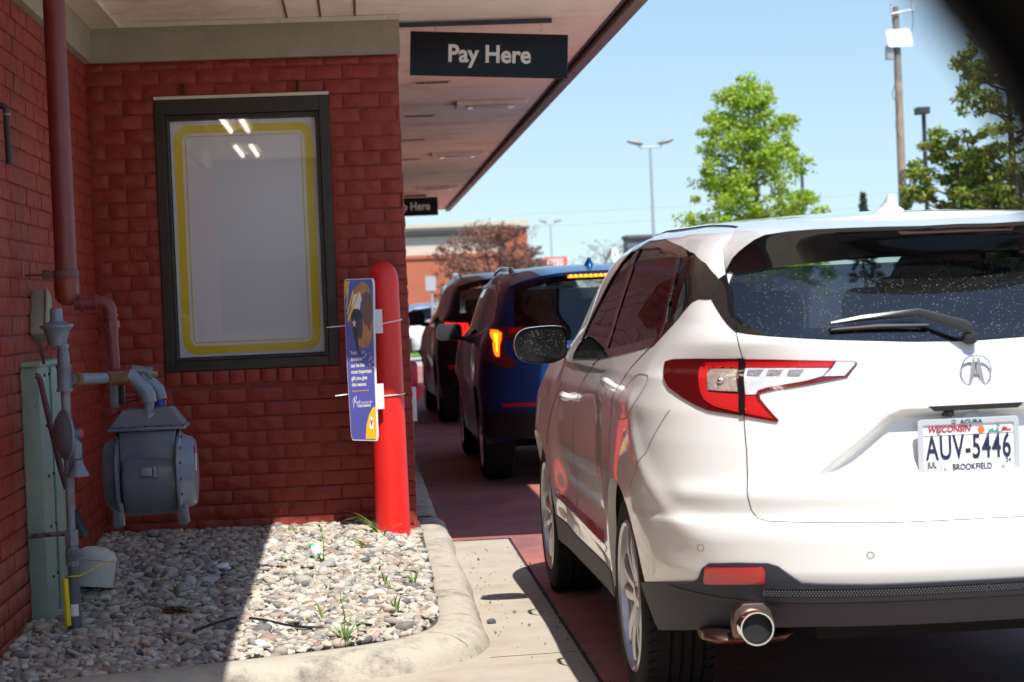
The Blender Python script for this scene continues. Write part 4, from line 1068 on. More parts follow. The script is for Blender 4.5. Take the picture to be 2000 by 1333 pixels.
# rowlock sill under the window
n_ = 11; w_ = (WIN[1]-WIN[0]+.0)/n_
for i in range(n_):
    s2 = MB(); bricks(s, lambda a, b_, h: front(a, b_, h+.012), WIN[0]+i*w_, WIN[0]+(i+1)*w_, 1.019, 1.099, course=.08, blen=w_*1.0001)
s.build('brickwork', MATS['brick_paint'], bld, world=True, smooth=50, fix=False)
s = MB(); bricks(s, lambda a, b_, h: (LX+.004+h, a, b_), 3.6, WY-.0, .06, 2.83, off=.3, rough=.0022, relief=.008)
s.build('brickwork', MATS['brick_paint'], bld, world=True, smooth=50, fix=False)
s = MB(); bricks(s, lambda a, b_, h: (WX-.006+h*.6, a, b_), WY-.002, WY+5, .06, 2.83, off=.1)
s.build('brickwork', MATS['brick_paint'], bld, world=True, smooth=50, fix=False)
s = MB(); s.bb((LX-.25, WY, 0), (WIN[0], WY+.25, 3.1)); s.bb((WIN[1], WY, 0), (WX-.006, WY+.25, 3.1)); s.bb((WIN[0], WY, 0), (WIN[1], WY+.25, WIN[2])); s.bb((WIN[0], WY, WIN[3]), (WIN[1], WY+.25, 3.1))
s.build('mortar_wall', MATS['mortar_paint'], bld, world=True, smooth=None)
s = MB(); s.bb((LX-.25, 1.2, 0), (LX, WY, 3.1)); s.build('mortar_wall', MATS['mortar_paint'], bld, world=True, smooth=None)
s = MB(); s.bb((WX-.26, WY+.25, 0), (WX-.006, 34.3, 3.1)); s.build('mortar_wall', MATS['mortar_paint'], bld, world=True, smooth=None)
s = MB(); s.bb((LX-.0, WY-.045, 2.832), (WX+.012, WY+.2, SOF-.002)); s.build('beam', MATS['beam_stucco'], bld, world=True, smooth=None, bevel=.004)
s = MB(); s.bb((LX-.2, 2.6, 2.832), (LX+.045, WY-.046, SOF-.002)); s.build('beam', MATS['beam_stucco'], bld, world=True, smooth=None, bevel=.004)
s = MB(); s.bb((WX-.2, WY+.201, 2.90), (WX+.010, 34.3, SOF-.002)); s.build('beam', MATS['beam_stucco'], bld, world=True, smooth=None)
# soffit boards
s = MB()
def boards(x0, x1, y0, y1, wd=.095):
    prof = []; y = y0
    while y < y1-.001:
        e = min(y+wd, y1); prof += [(y+.002, SOF), (e-.004, SOF), (e-.002, SOF+.007)]; y = e
    s.loft([[(x0, a, z) for a, z in prof], [(x1, a, z) for a, z in prof]], closed=False)
boards(-1.75, -.17, 1.2, 9.73); boards(-1.75, .64, 9.73, 10.36)
boards(LX-.3, 1.50, 10.36, 34.5)
s.build('soffit', MATS['soffit_paint'], bld, world=True, smooth=None, fix=False)
s = MB(); s.bb((LX+.046, WY-.105, SOF-.020), (WX+.02, WY-.046, SOF-.001)); s.bb((LX+.046, 3, SOF-.020), (LX+.20, WY-.106, SOF-.001)); s.bb((LX+.20, 3, SOF-.028), (LX+.215, WY-.12, SOF-.001)); s.bb((LX+.21, WY-.125, SOF-.028), (WX+.02, WY-.106, SOF-.001))
s.build('soffit_trim', MATS['trim_paint'], bld, world=True, smooth=None, bevel=.003)
for xx in (-.34, -.155, .035):
    s = MB(); s.bb((xx, 10.4, SOF-.006), (xx+.012, WY-.13, SOF-.001)); s.build('soffit_batten', MATS['gutter_brown'], bld, world=True, smooth=None)
s = MB()
for x0, x1, y0, y1 in ((-1.75, -.17, 1.2, 9.73), (-1.75, .64, 9.73, 10.36), (-1.75, 1.50, 10.36, 34.5)): s.bb((x0, y0, SOF+.012), (x1, y1, SOF+.24))
s.build('roof', MATS['fascia_brown'], bld, world=True, smooth=None)
s = MB(); s.bb((1.50, 10.36, SOF+.006), (1.530, 34.5, SOF+.25)); s.build('fascia', MATS['fascia_brown'], bld, world=True, smooth=None)
s = MB()
for y in np.arange(10.36, 34.4, 3.02): s.bb((1.545, y, SOF-.03), (1.625, min(y+3.01, 34.5), SOF+.20))
s.build('gutter', MATS['gutter_brown'], bld, world=True, smooth=None, bevel=.006)
# window
W0, W1, Z0, Z1 = WIN; fr = lambda a, b_, h: (a, WY-h, b_)
win = MB()
win.bb((W0, WY-.020, Z0), (W0+.055, WY+.10, Z1)); win.bb((W1-.055, WY-.020, Z0), (W1, WY+.10, Z1)); win.bb((W0+.055, WY-.018, Z0), (W1-.055, WY+.10, Z0+.055)); win.bb((W0+.055, WY-.018, Z1-.085), (W1-.055, WY+.10, Z1))
win.bb((W0+.055, WY+.01, Z0+.055), (W0+.072, WY+.10, Z1-.085)); win.bb((W1-.078, WY+.01, Z0+.055), (W1-.055, WY+.10, Z1-.085)); win.bb((W0+.072, WY+.012, Z1-.11), (W1-.078, WY+.10, Z1-.085)); win.bb((W0+.072, WY+.012, Z0+.055), (W1-.078, WY+.1, Z0+.07))
wfr = win.build('window', MATS['bronze_frame'], bld, world=True, smooth=None, bevel=.003)
glass_mat('pane_glass', (.97, .97, .97), base=.0)
s = MB(); s.bb((W0+.072, WY+.040, Z0+.07), (W1-.078, WY+.044, Z1-.11)); s.build('pane', MATS['pane_glass'], wfr, world=True, smooth=None)
s = MB(); s.bb((W0, WY-.026, Z1+.001), (W1+.004, WY-.002, Z1+.018)); s.build('window_drip', MATS['trim_paint'], wfr, world=True, smooth=None)
s = MB(); s.bb((W0-.1, WY+.255, Z0-.1), (W1+.1, WY+.30, Z1+.1)); s.build('dark_room_sheet', MATS['dark_void'], bld, world=True, smooth=None)  # dark sheet standing for the unlit room behind the pane
for xx in (-.93, -.295):
    s = MB(); s.tube([(xx, WY-.022, Z1+.02), (xx+.003, WY-.024, Z1+.055), (xx-.004, WY-.02, Z1+.085)], .008, 7); s.build('sealant_blob', MATS['bronze_frame'], bld, world=True)
# poster
po = thing('poster', 'blank white poster with double yellow rounded border inside the dark window', 'poster', ((W0+W1)/2, WY+.06, Z0+.08))
pcx, pcz, pw, ph_ = (W0+W1)/2-.001, (Z0+Z1)/2-.020, .812, 1.325
s = MB(); s.bb((pcx-pw/2, WY+.056, pcz-ph_/2), (pcx+pw/2, WY+.060, pcz+ph_/2)); s.build('sheet', MATS['poster_white'], po, world=True, smooth=None)
pf = lambda a, b_, h: (pcx+a, WY+.0555-h, pcz+b_)
s = MB(); ring_prism(s, rrect(.774, 1.285, .078, 10, .0, -.004), rrect(.684, 1.195, .046, 10, .0, -.004), 0, .001, pf); s.build('border', MATS['poster_yellow'], po, world=True, smooth=None)
s = MB(); ring_prism(s, rrect(.652, 1.163, .020, 6, .0, -.004), rrect(.640, 1.151, .014, 6, .0, -.004), 0, .001, pf); s.build('border_line', MATS['poster_yellow'], po, world=True, smooth=None)
# soffit fixtures
def px_sof(x, y, z=SOF): return on(x, y, 2, z)
ref = None
for i, (x, y) in enumerate([(845, 160), (820, 226), (805, 273), (798, 311)]):
    p = px_sof(x, y); lab = ['perforated white vent in the soffit, nearest to the hanging sign', 'second soffit vent from the hanging sign, behind the first', 'third soffit vent from the hanging sign', 'farthest visible soffit vent along the brick wall'][i]
    t = thing('soffit_vent', lab, 'vent', (p[0], p[1], SOF), 0, 'vents in a row in the soffit')
    s = MB(); s.bb((-.14, -.085, -.006), (.14, .085, -.001)); s.build('vent_plate', MATS['trim_paint'], t, smooth=None)
    s = MB()
    for a in range(11):
        for b_ in range(4): s.bb((-.118+a*.0215, -.06+b_*.032, -.008), (-.118+a*.0215+.015, -.06+b_*.032+.022, -.0062))
    s.build('vent_holes', MATS['dark_void'], t, smooth=None)
for i, (x, y) in enumerate([(958, 207), (893, 305), (856, 369)]):
    p = px_sof(x, y, SOF-.03); lab = ['rectangular soffit light box just behind the hanging pay sign', 'middle soffit light box of three along the roof edge', 'farthest soffit light box above the second hanging sign'][i]
    t = thing('soffit_light', lab, 'light', (p[0], p[1], SOF), 0, 'light boxes along the roof edge')
    s = MB(); s.bb((-.28, -.19, -.035), (.28, .19, -.001)); s.build('housing', MATS['soffit_paint'], t, smooth=None, bevel=.004)
    s = MB(); s.bb((-.19, -.11, -.046), (.19, .11, -.0352)); s.build('bezel', MATS['satin_chrome'], t, smooth=None, bevel=.003)
    s = MB(); s.bb((-.14, -.075, -.049), (.14, .075, -.0462)); s.build('lens', mat('lamp_lens', (.45, .38, .33), .3), t, smooth=None)
mat('tube_glow', (.9, .9, .85), .5, emit=(1, .97, .88), estr=9)
for i, (x, y) in enumerate(((-.98, 5.65), (-1.04, 2.9))):
    t = thing('tube_light', ['lit twin tube light under the left soffit, the one reflected higher in the poster pane', 'lit twin tube light under the left soffit, the one reflected lower in the poster pane'][i], 'light', (x, y, SOF), 0, 'twin tube lights under the left soffit')
    s = MB(); s.bb((-.14, -.64, -.030), (.14, .64, -.001)); s.build('tray', MATS['trim_paint'], t, smooth=None, bevel=.003)
    for sx in (-.075, .075):
        s = MB(); s.cyl((sx, -.60, -.048), (sx, .60, -.048), .017, 12); s.build('tube', MATS['tube_glow'], t)
# hanging signs
def hang_sign(txt, cx_, y, zc_, w_, h_, lab, tilt, ts):
    t = thing('hanging_sign', lab, 'sign', (cx_, y, SOF), 0, 'black hanging drive-through signs')
    M = Matrix.Translation((0, 0, zc_-SOF)) @ Matrix.Rotation(tilt, 4, 'Y')
    s = MB(); s.box((0, 0, 0), (w_, .014, h_)); s.v = [tuple(M @ Vector(p)) for p in s.v]; s.build('panel', MATS['sign_black'], t, smooth=None, bevel=.003)
    text_mesh('lettering', txt, ts, MATS['sign_letter'], t, M @ Matrix.Translation((-.0, -.0085, -ts*.30)) @ Matrix.Rotation(pi/2, 4, 'X'), bold=.0034*ts/.125, sx=.93, ext=.0006)
    s = MB(); s.bb((-w_/2-.10 if tilt else -w_/2-.2, -.014, -.034), (w_/2-.085, .014, -.008)); s.build('bracket', MATS['dark_pole'], t, smooth=None, bevel=.002)
    for sx in (-.30, .30):
        zt = zc_-SOF+h_/2-sx*tilt; s = MB()
        n_ = 4
        for q in range(n_):
            z = zt-.006+(-.020-zt+.006)*q/(n_-1); s.lathe([(.0065+.0016*cos(b_), .0016*sin(b_)) for b_ in np.linspace(0, 2*pi, 7)[:-1]], n=10, closed=True, M=(Matrix.Rotation(pi/2, 4, 'X') if q % 2 else Matrix.Rotation(pi/2, 4, 'Y')) @ Matrix.Scale(1.25, 4, (1, 0, 0) if 0 else (0, 1, 0)), c=(sx*w_/.9+.0, -.010, z))
        s.build('chain', MATS['satin_chrome'], t)
    return t
hang_sign('Pay Here', .800, 11.42, 2.832, .905, .252, 'black hanging sign reading Pay Here under the soffit', .055, .138)
t = thing('hanging_sign', 'black hanging sign reading Pick Up Here, mostly behind the wall corner', 'sign', (.72, 29.4, SOF), 0, 'black hanging drive-through signs')
s = MB(); s.box((0, 0, -.18), (.98, .02, .27)); s.build('panel', MATS['sign_black'], t, smooth=None)
text_mesh('lettering', 'Pick Up Here', .165, MATS['sign_letter'], t, Matrix.Translation((-.015, -.013, -.228)) @ Matrix.Rotation(pi/2, 4, 'X'), bold=.0045, sx=.86)
s = MB(); s.bb((-.45, -.02, -.034), (.32, .02, -.008)); s.build('bracket', MATS['dark_pole'], t, smooth=None)
# ------------------------------------------------------------------ bollard with the donation board
def V_(x, y, Y): p = on(x, y, 1, Y); return Vector(p)
bo = thing('bollard', 'bright red rounded bollard standing in the stones before the wall corner', 'bollard', (.130, 10.95, .12))
prof = [(0, 1.545), (.022, 1.542), (.045, 1.531), (.064, 1.513), (.078, 1.488), (.085, 1.458), (.0875, 1.42), (.0885, 1.30), (.0955, .02), (.096, -.05)]
s = MB(); s.lathe(prof, n=56); s.build('sleeve', MATS['bollard_red'], bo, smooth=60)
dn = thing('donation_board', 'tall narrow blue and yellow donation board strapped to the red bollard', 'sign', (.0, 10.80, .65))
corn = [V_(672, 546, 10.80), V_(730, 544, 10.80), V_(738, 862, 10.77), V_(687, 860, 10.77)]
def bd(u, v, h=0):            # u 0..1 left-right, v 0..1 top-down, slightly bowed
    a = corn[0].lerp(corn[1], u); b_ = corn[3].lerp(corn[2], u); p = a.lerp(b_, v); p.x += .010*sin(pi*min(1, v*1.0))*-.45; p.y -= h+.010*sin(pi*v)-.035*(u-.5); return p
def bpoly(name, poly, m, h, hb=0, res=.06):
    P = resample(poly, res); s = MB(); n = len(P); s.add([bd(a, b_, h) for a, b_ in P]+[bd(a, b_, hb) for a, b_ in P], [tuple(range(n)), tuple(range(n, 2*n))[::-1]]+[(i, n+i, n+(i+1) % n, (i+1) % n) for i in range(n)])
    # n-gon faces would flatten the bow: triangulate on a grid instead
    P2, T = cdt(P, [], .09); s = MB(); s.add([bd(a, b_, h) for a, b_ in P2], [tuple(t) for t in T]); k = len(s.v); s.add([bd(a, b_, h) for a, b_ in P]+[bd(a, b_, hb) for a, b_ in P], [(i, n+i, n+(i+1) % n, (i+1) % n) for i in range(n)])
    return s.build(name, m, dn, world=True, smooth=30)
RR = [(a+.5, b_+.5) for a, b_ in rrect(1, 1, .06, 4)]
RR = [(a, .5+(b_-.5)) for a, b_ in RR]
bpoly('backing', [(a*1.05-.01, b_) for a, b_ in RR], MATS['white_plastic'], 0, -.006)
bpoly('face', [(.0+.97*a, .004+.990*b_) for a, b_ in RR], MATS['panel_blue'], .0012)
ov = [(.62+.46*cos(t)*(1 if cos(t) < 0 else .78), .225+.205*sin(t)*(1+.05*cos(t))) for t in np.linspace(0, 2*pi, 41)[:-1]]
ov = [(min(a, .955), b_) for a, b_ in ov]
bpoly('photo', ov, MATS['panel_photo_orange'], .0018)
bpoly('photo_wall', [(.30, .10), (.52, .08), (.62, .16), (.50, .34), (.32, .22), (.22, .17)], MATS['panel_cream'], .0020)
bpoly('photo_shirt', [(.56, .13), (.50, .20), (.53, .27), (.60, .26), (.62, .16)], MATS['panel_shirt'], .0022)
bpoly('photo_head', [(.60, .10), (.74, .078), (.90, .10), (.955, .16), (.95, .24), (.88, .285), (.84, .33), (.76, .29), (.66, .285), (.60, .24), (.57, .17)], MATS['panel_skin'], .0024)
bpoly('photo_hair', [(.20, .22), (.30, .185), (.46, .185), (.58, .22), (.60, .26), (.50, .30), (.42, .36), (.44, .44), (.50, .48), (.40, .46), (.28, .36), (.20, .29)], MATS['panel_hair'], .0026)
bpoly('photo_face', [(.46, .24), (.58, .25), (.60, .30), (.56, .36), (.47, .375), (.40, .34), (.42, .28)], MATS['panel_skin_dark'], .0028)
st = [(.30+(.085 if i % 2 == 0 else .035)*sin(i*pi/5), .275+(.030 if i % 2 == 0 else .012)*-cos(i*pi/5)) for i in range(10)]
bpoly('photo_flower', st, MATS['panel_pink'], .0030)
for k_ in range(6):
    a0 = .0+.075*k_; bpoly('stripe', [(.0+max(0, a0-.0)*.95, .012+.0*k_), (.05+a0*.95, .012), (.01, .055+.036*k_), (.01, .030+.034*k_)] if k_ < 3 else [(.10+.09*(k_-3)*2, .02+.012*k_), (.15+.09*(k_-3)*2, .02+.012*k_), (.02+.015*k_, .20+.018*(k_-3)*2), (.02+.01*k_, .175+.018*(k_-3)*2)], MATS['panel_yellow'], .0032)
rng = np.random.default_rng(2)
s = MB()
for k_ in range(26):
    u, v = rng.uniform(.50, .96), rng.uniform(.435, .60)
    if v > .44+.17*(u-.45)*2.0: continue
    a = rng.choice([.5, -.4, 1.2]); c, s_ = cos(a)*.035, sin(a)*.011; q = (.010, .003); P = [(u-c, v-s_-q[1]), (u+c, v+s_-q[1]), (u+c, v+s_+q[1]), (u-c, v-s_+q[1])]; s.add([bd(a_, b_, .0020) for a_, b_ in P], [(0, 1, 2, 3)])
s.build('confetti', MATS['panel_cream'], dn, world=True, smooth=None)
bpoly('yellow_swoosh', [(.70, 1-.012), (.955, 1-.012), (.965, .79), (.86, .795), (.72, .835), (.60, .90), (.54, 1-.012)], MATS['panel_yellow'], .0020)
def btext(t_, u, v, sz, m_='panel_cream', bold=.0008, sx=.95, name='lettering'):
    p = bd(u, v, .0028); q = bd(u+.5, v, .0028); a = math.atan2(q.y-p.y, q.x-p.x)
    M = Matrix.Translation(p) @ Matrix.Rotation(a, 4, 'Z') @ Matrix.Rotation(-.012, 4, 'Y') @ Matrix.Rotation(pi/2+.0, 4, 'X')
    text_mesh(name, t_, sz, MATS[m_], dn, M, bold=bold, align='LEFT', sx=sx, world=True, ext=.0003)
for i, t_ in enumerate(('Your', 'donation', 'can be the', 'most important', 'gift you give', 'this season.')): btext(t_, .13, .468+.0395*i, .0285, sx=.62)
btext('Donate at the window', .13, .700, .0145, 'panel_yellow', .0001, .70)
btext('GIVE THE GIFT OF', .27, .775, .0175, 'white_plastic', 0, .60)
btext('TOGETHERNESS', .27, .795, .0185, 'white_plastic', .0004, .57)
s = MB()
for c in ([(.12, .755), (.17, .74), (.20, .745), (.19, .765), (.12, .765)], [(.20, .76), (.19, .735), (.26, .725), (.27, .74), (.21, .76)], [(.20, .76), (.13, .80)], [(.20, .76), (.30, .765), (.40, .75)]):
    s.tube([bd(a, b_, .002) for a, b_ in resample(c, .03, closed=False)], .0012, 5)
s.build('bow', MATS['white_plastic'], dn, world=True)
s = MB(); P = [(.72, .925), (.72, .87), (.79, .845), (.86, .87), (.86, .925)]; s.add([bd(a, b_, .0028) for a, b_ in P], [(0, 1, 2, 3, 4)]); s.build('house_mark', MATS['white_plastic'], dn, world=True, smooth=None, fix=False)
s = MB(); P = [(.735, .875), (.76, .865), (.79, .88), (.82, .865), (.845, .875), (.80, .91), (.78, .91)]; s.add([bd(a, b_, .0032) for a, b_ in P], [tuple(range(7))]); s.build('heart_mark', MATS['bollard_red'], dn, world=True, smooth=None, fix=False)
for (x0, y0, x1, y1) in ((737, 605, 748, 651), (741, 750, 751, 799)):
    a, b_ = V_(x0-6, y0, 10.825), V_(x1, y1, 10.825); s = MB(); s.bb((a.x, 10.823, b_.z), (b_.x, 10.827, a.z)); s.build('tab', MATS['white_plastic'], dn, world=True, smooth=None)
for (zy, tail, zr) in ((632, (638, 640), .016), (774, (655, 774), .004)):
    zc = V_(748, zy, 10.85).z; P = []
    for t in np.linspace(-pi*.98, pi*.12, 30): P.append((.130+.0955*cos(t), 10.95+.0955*sin(t), zc+zr*(cos(t))))
    s = MB(); s.tube(P, .0035, 6); s.build('strap', MATS['white_plastic'], dn, world=True)
    a = V_(tail[0], tail[1], 10.78); b_ = V_(690, tail[1]-5, 10.79); s = MB(); s.tube([a, b_], .003, 6); s.build('strap', MATS['white_plastic'], dn, world=True)
# ------------------------------------------------------------------ gas service
YA = 8.80; RI = 8.45
rp = thing('red_riser_pipe', 'thick dark red vertical pipe with elbowed branch beside the brick corner', 'pipe', (-1.27, YA, 1.0))
s = MB(); t0, t1 = V_(105, -40, YA), V_(128, 555, YA); bx = (t0.x+t1.x)/2
s.tube([(bx, YA, SOF-.005), (bx, YA, 1.62)], .0475, 24); s.build('main_pipe', MATS['pipe_red'], rp, world=True)
s = MB(); z0 = V_(130, 598, YA).z
s.lathe([(0, z0), (.022, z0+.003), (.040, z0+.016), (.052, z0+.040), (.0545, z0+.075), (.0545, z0+.12), (.050, z0+.125), (.0485, z0+.15)], n=28, c=(bx, YA, 0)); s.build('end_cap', MATS['pipe_orange'], rp, world=True, smooth=50)
hp = [V_(*p, YA-.005) for p in [(150, 594), (192, 592), (204, 592), (210, 596), (214, 604), (215, 618), (217, 640), (220, 680), (223, 722)]]
hp[0].x = bx+.03; rs = [.028, .028, .030, .031, .031, .030, .028, .0275, .0275]
s = MB(); s.tube(hp, rs, 20); s.build('branch_pipe', MATS['pipe_red'], rp, world=True, smooth=60)
for a, b_, r_ in (((158, 594), (165, 594), .037), ((186, 592), (190, 592), .036), ((214, 616), (214.5, 620), .037)):
    s = MB(); s.cyl(V_(*a, YA-.005), V_(*b_, YA-.005), r_, 22); s.build('collar', MATS['pipe_red'], rp, world=True, smooth=35)
s = MB(); a, b_ = V_(215.5, 628, YA-.005), V_(216.5, 641, YA-.005); s.cyl(a, b_, .040, 8); s.cyl(b_, V_(217, 648, YA-.005), .033, 16); s.build('union', MATS['pipe_red'], rp, world=True, smooth=35)
cl = MB(); cl.lathe([(.0500, 1.60), (.0555, 1.60), (.0555, 1.632), (.0500, 1.632)], n=28, c=(bx, YA, 0), closed=True); cl.tube([V_(118, 550, YA), (bx-.075, YA+.02, 1.617), (LX+.02, YA+.02, 1.617)], .006, 8); cl.bb((bx-.10, YA-.02, 1.598), (bx-.045, YA+.02, 1.636)); cl.build('clamp', MATS['conduit_purple'], rp, world=True, bevel=.002)
# riser with regulators
gs = thing('gas_riser', 'rusty grey gas riser with two regulators and shutoff valve beside the green box', 'gas pipe', (V_(145, 1215, RI).x, RI, .12))
rx = lambda y: V_(np.interp(y, [640, 740, 1000, 1215], [127, 128, 136, 145]), y, RI)
def up(y): q = rx(y); return q
X0 = rx(900).x
def VP(y): return Vector((X0, RI, V_(130, y, RI).z))
s = MB(); s.tube([VP(1045), VP(765)], .0175, 18); s.build('riser_pipe', MATS['pipe_rusty'], gs, world=True)
s = MB(); s.lathe([(.034, 0), (.034, .010), (.030, .015), (.030, .095), (.034, .10), (.034, .11)], n=24, c=(X0, RI, VP(765).z)); 
s.lathe([(.026, 0), (.026, .05), (.019, .075), (.019, .09)], n=20, c=(X0, RI, VP(716).z)); s.build('tee', MATS['pipe_grey'], gs, world=True, smooth=40)
for a, b_, r_, n_ in ((680, 672, .026, 18), (1066, 1036, .030, 6), (1106, 1096, .027, 8)):
    s = MB(); s.cyl(VP(a), VP(b_), r_, n_); s.build('coupling', MATS['pipe_rusty'], gs, world=True)
s = MB(); s.lathe([(.020, 0), (.027, .01), (.030, .035), (.026, .06), (.020, .07)], n=20, c=(X0, RI, VP(1098).z)); s.tube([VP(1080), VP(1080)+Vector((.02, -.035, 0))], .014, 12); s.box(VP(1080)+Vector((.03, -.04, 0)), (.05, .010, .028)); s.build('valve', MATS['pipe_grey'], gs, world=True, bevel=.003)
s = MB(); s.tube([VP(1106), VP(1126)], .020, 16); s.tube([VP(1126), VP(1160), VP(1225)-Vector((0, 0, .04))], [.026, .0265, .0275], 20); s.build('sleeve', mat('sleeve_grey', (.10, .11, .14), .5), gs, world=True)
s = MB(); z1, z2 = VP(1180).z, VP(1203).z; s.loft([[(X0+.0272*sin(a), RI-.0272*cos(a), z) for a in np.linspace(-.5, .75, 9)] for z in (z1, z2)], closed=False); s.build('label', MATS['white_plastic'], gs, world=True, fix=False)
s = MB(); n_ = 40; s.tube([(X0+.030*cos(t), RI+.030*sin(t), VP(1124).z-.002*t/6) for t in np.linspace(0, 12.5, n_)]+[(X0+.10, RI+.06, VP(1112).z), (X0+.20, RI+.10, VP(1095).z)], .0018, 5); s.build('tracer_wire', MATS['yellow_stake'], gs, world=True)
RX = V_(111, 640, RI).x; zr = V_(111, 639, RI).z
s = MB(); s.lathe([(.016, -.080), (.036, -.078), (.040, -.055), (.056, -.012), (.068, -.003), (.070, .0), (.070, .008), (.052, .014), (.030, .024), (.026, .034), (.0255, .075), (.018, .080), (0, .080)], n=32, c=(RX, RI, zr)); rg = s.build('regulator', MATS['meter_light'], gs, world=True, smooth=35)
s = MB(); s.tube([(RX, RI, zr-.075), (X0, RI, VP(676).z)], .02, 12); s.build('regulator_neck', MATS['pipe_rusty'], rg, world=True)
dx, dz = V_(126, 849, RI).x, V_(126, 849, RI).z
M = Matrix.Rotation(.5, 4, 'Z')
s = MB(); s.lathe([(0, -.040), (.045, -.038), (.085, -.018), (.100, -.006), (.104, -.004), (.104, .006), (.085, .012), (.05, .030), (.02, .034), (0, .034)], axis='x', n=40, M=M, c=(dx+.004, RI-.03, dz)); s.build('regulator_disc', MATS['meter_light'], gs, world=True, smooth=35)
s = MB(); s.cyl((dx+.02, RI-.035, dz+.002), (V_(163, 847, RI).x, RI-.04, dz+.002), .019, 18); a = V_(150, 862, RI); s.tube([(dx+.02, RI-.03, a.z+.02), (a.x, RI-.035, a.z-.02), (a.x, RI-.035, a.z-.07)], [.03, .028, .024], 16)
s.lathe([(.022, 0), (.024, -.02), (.040, -.050), (.046, -.062), (.046, -.07), (.0, -.068)], n=24, c=(V_(154, 897, RI).x, RI-.035, V_(154, 897, RI).z)); s.build('vent', MATS['meter_light'], gs, world=True, smooth=40)
s = MB(); a = V_(163, 847, RI); s.lathe([(0, .004), (.017, .004), (.018, 0), (.018, -.004)], axis='x', n=18, c=(a.x+.001, RI-.04, dz+.002)); s.build('vent_cap', MATS['pink_cap'], gs, world=True)
s = MB(); s.tube([V_(141, 741, RI), V_(206, 739, YA-.1)], .0245, 18); s.build('meter_feed', MATS['pipe_rusty'], gs, world=True)
s = MB(); a, b_ = V_(143, 741, RI), V_(151, 741, RI+.03); s.cyl(a, b_, .034, 18); s.build('feed_collar', MATS['rust'], gs, world=True, bevel=.003)
s = MB(); s.tube([V_(56, 1048, RI+.12), V_(100, 1044, RI+.05), V_(150, 1042, RI+.03)], .011, 10); s.build('wall_bracket', mat('bracket_grey', (.20, .19, .24), .6, stain=((.12, .04, .03), 15, .5, .6)), gs, world=True)
s = MB(); P = [V_(142, 998, RI+.1), V_(150, 998, RI+.1), V_(170, 1042, RI+.1), V_(169, 1048, RI+.1), V_(142, 1048, RI+.1)]; s.prism([(p.x, p.z) for p in P], RI+.06, RI+.14, lambda a, b_, h: (a, h, b_)); s.build('angle_plate', MATS['dark_pole'], gs, world=True, bevel=.003)
st_ = thing('marker_stake', 'bright yellow marker stick leaning on the base of the gas riser', 'marker', (V_(133, 1218, RI-.04).x, RI-.04, .12))
s = MB(); s.tube([V_(127, 1131, RI-.04), V_(133.5, 1222, RI-.04)], .0135, 12); s.build('stake', MATS['yellow_stake'], st_, world=True)
# meter
MY = YA; mc_ = V_(300, 900, MY); mx, mz = mc_.x-.012, mc_.z
me_ = thing('gas_meter', 'large slate grey gas meter with bolted round side covers hanging above the stones', 'gas meter', (mx, MY, mz-.25))
s = MB(); ztop = V_(300, 838, MY).z
s.bb((mx-.120, MY-.10, mz-.03), (mx+.120, MY+.12, ztop-.004))
s.lathe([(.118, -.122), (.148, -.110), (.155, -.09), (.148, .09), (.146, .122)], axis='x', n=48, c=(mx, MY+.01, mz-.085)); s.build('case', MATS['meter_grey'], me_, world=True, smooth=35, bevel=.004)
s = MB(); s.bb((mx-.165, MY-.135, ztop), (mx+.165, MY+.15, ztop+.016)); s.build('top_flange', MATS['meter_grey'], me_, world=True, smooth=30, bevel=.006)
s = MB(); q = ztop+.0165
s.loft([[(mx+a*w_, MY+b_*d_+.008, z) for a, b_ in ((-1, -1), (1, -1), (1, 1), (-1, 1))] for w_, d_, z in ((.158, .118, q), (.150, .110, q+.012), (.108, .082, q+.072), (.100, .074, q+.078))], caps=True); s.build('hood', MATS['meter_grey'], me_, world=True, smooth=None, bevel=.006)
for sg, nm in ((1, .0), (-1, .0)):
    s = MB(); cz = mz-.055; prf = [(.188, .122), (.193, .125), (.193, .136), (.186, .139), (.168, .142), (.160, .155), (.150, .182), (.138, .194), (.10, .198), (0, .199)]
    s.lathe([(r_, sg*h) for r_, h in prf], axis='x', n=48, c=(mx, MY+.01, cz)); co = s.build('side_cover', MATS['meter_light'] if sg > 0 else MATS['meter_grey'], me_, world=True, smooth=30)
    s = MB()
    for k_ in range(16):
        a = 2*pi*k_/16+.1; s.cyl((mx+sg*.138, MY+.01+.180*cos(a), cz+.180*sin(a)), (mx+sg*.146, MY+.01+.180*cos(a), cz+.180*sin(a)), .006, 6)
    s.build('bolts', MATS['dark_metal'], co, world=True)
    s = MB(); s.prism([(-.020*sg, .05), (.020*sg, .05), (.030*sg, -.045), (.012*sg, -.062), (-.020*sg, -.05)], -.035, .02, lambda a, b_, h: (mx+sg*.135+a, MY-.10+h+.03, cz-.165+b_)); s.build('foot', MATS['meter_grey'], me_, world=True, bevel=.004)
s = MB(); s.bb((mx-.028, MY-.1585, mz-.055), (mx+.020, MY-.140, mz-.018)); s.bb((mx+.024, MY-.160, mz-.062), (mx+.040, MY-.138, mz-.012)); s.build('name_plate', MATS['meter_light'], me_, world=True, bevel=.003)
s = MB()
for k_ in range(7):
    s.cyl((mx-.16+.053*k_, MY-.125, ztop+.016), (mx-.16+.053*k_, MY-.125, ztop+.022), .0065, 6)
s.build('flange_bolts', MATS['dark_metal'], me_, world=True)
s = MB(); s.box((mx+.2005, MY-.055, mz-.01), (.002, .030, .075)); s.build('label', MATS['white_plastic'], me_, world=True, smooth=None)
s = MB(); s.box((mx+.2005, MY-.055, mz+.048), (.002, .034, .030)); s.build('warning_label', MATS['pink_cap'], me_, world=True, smooth=None)
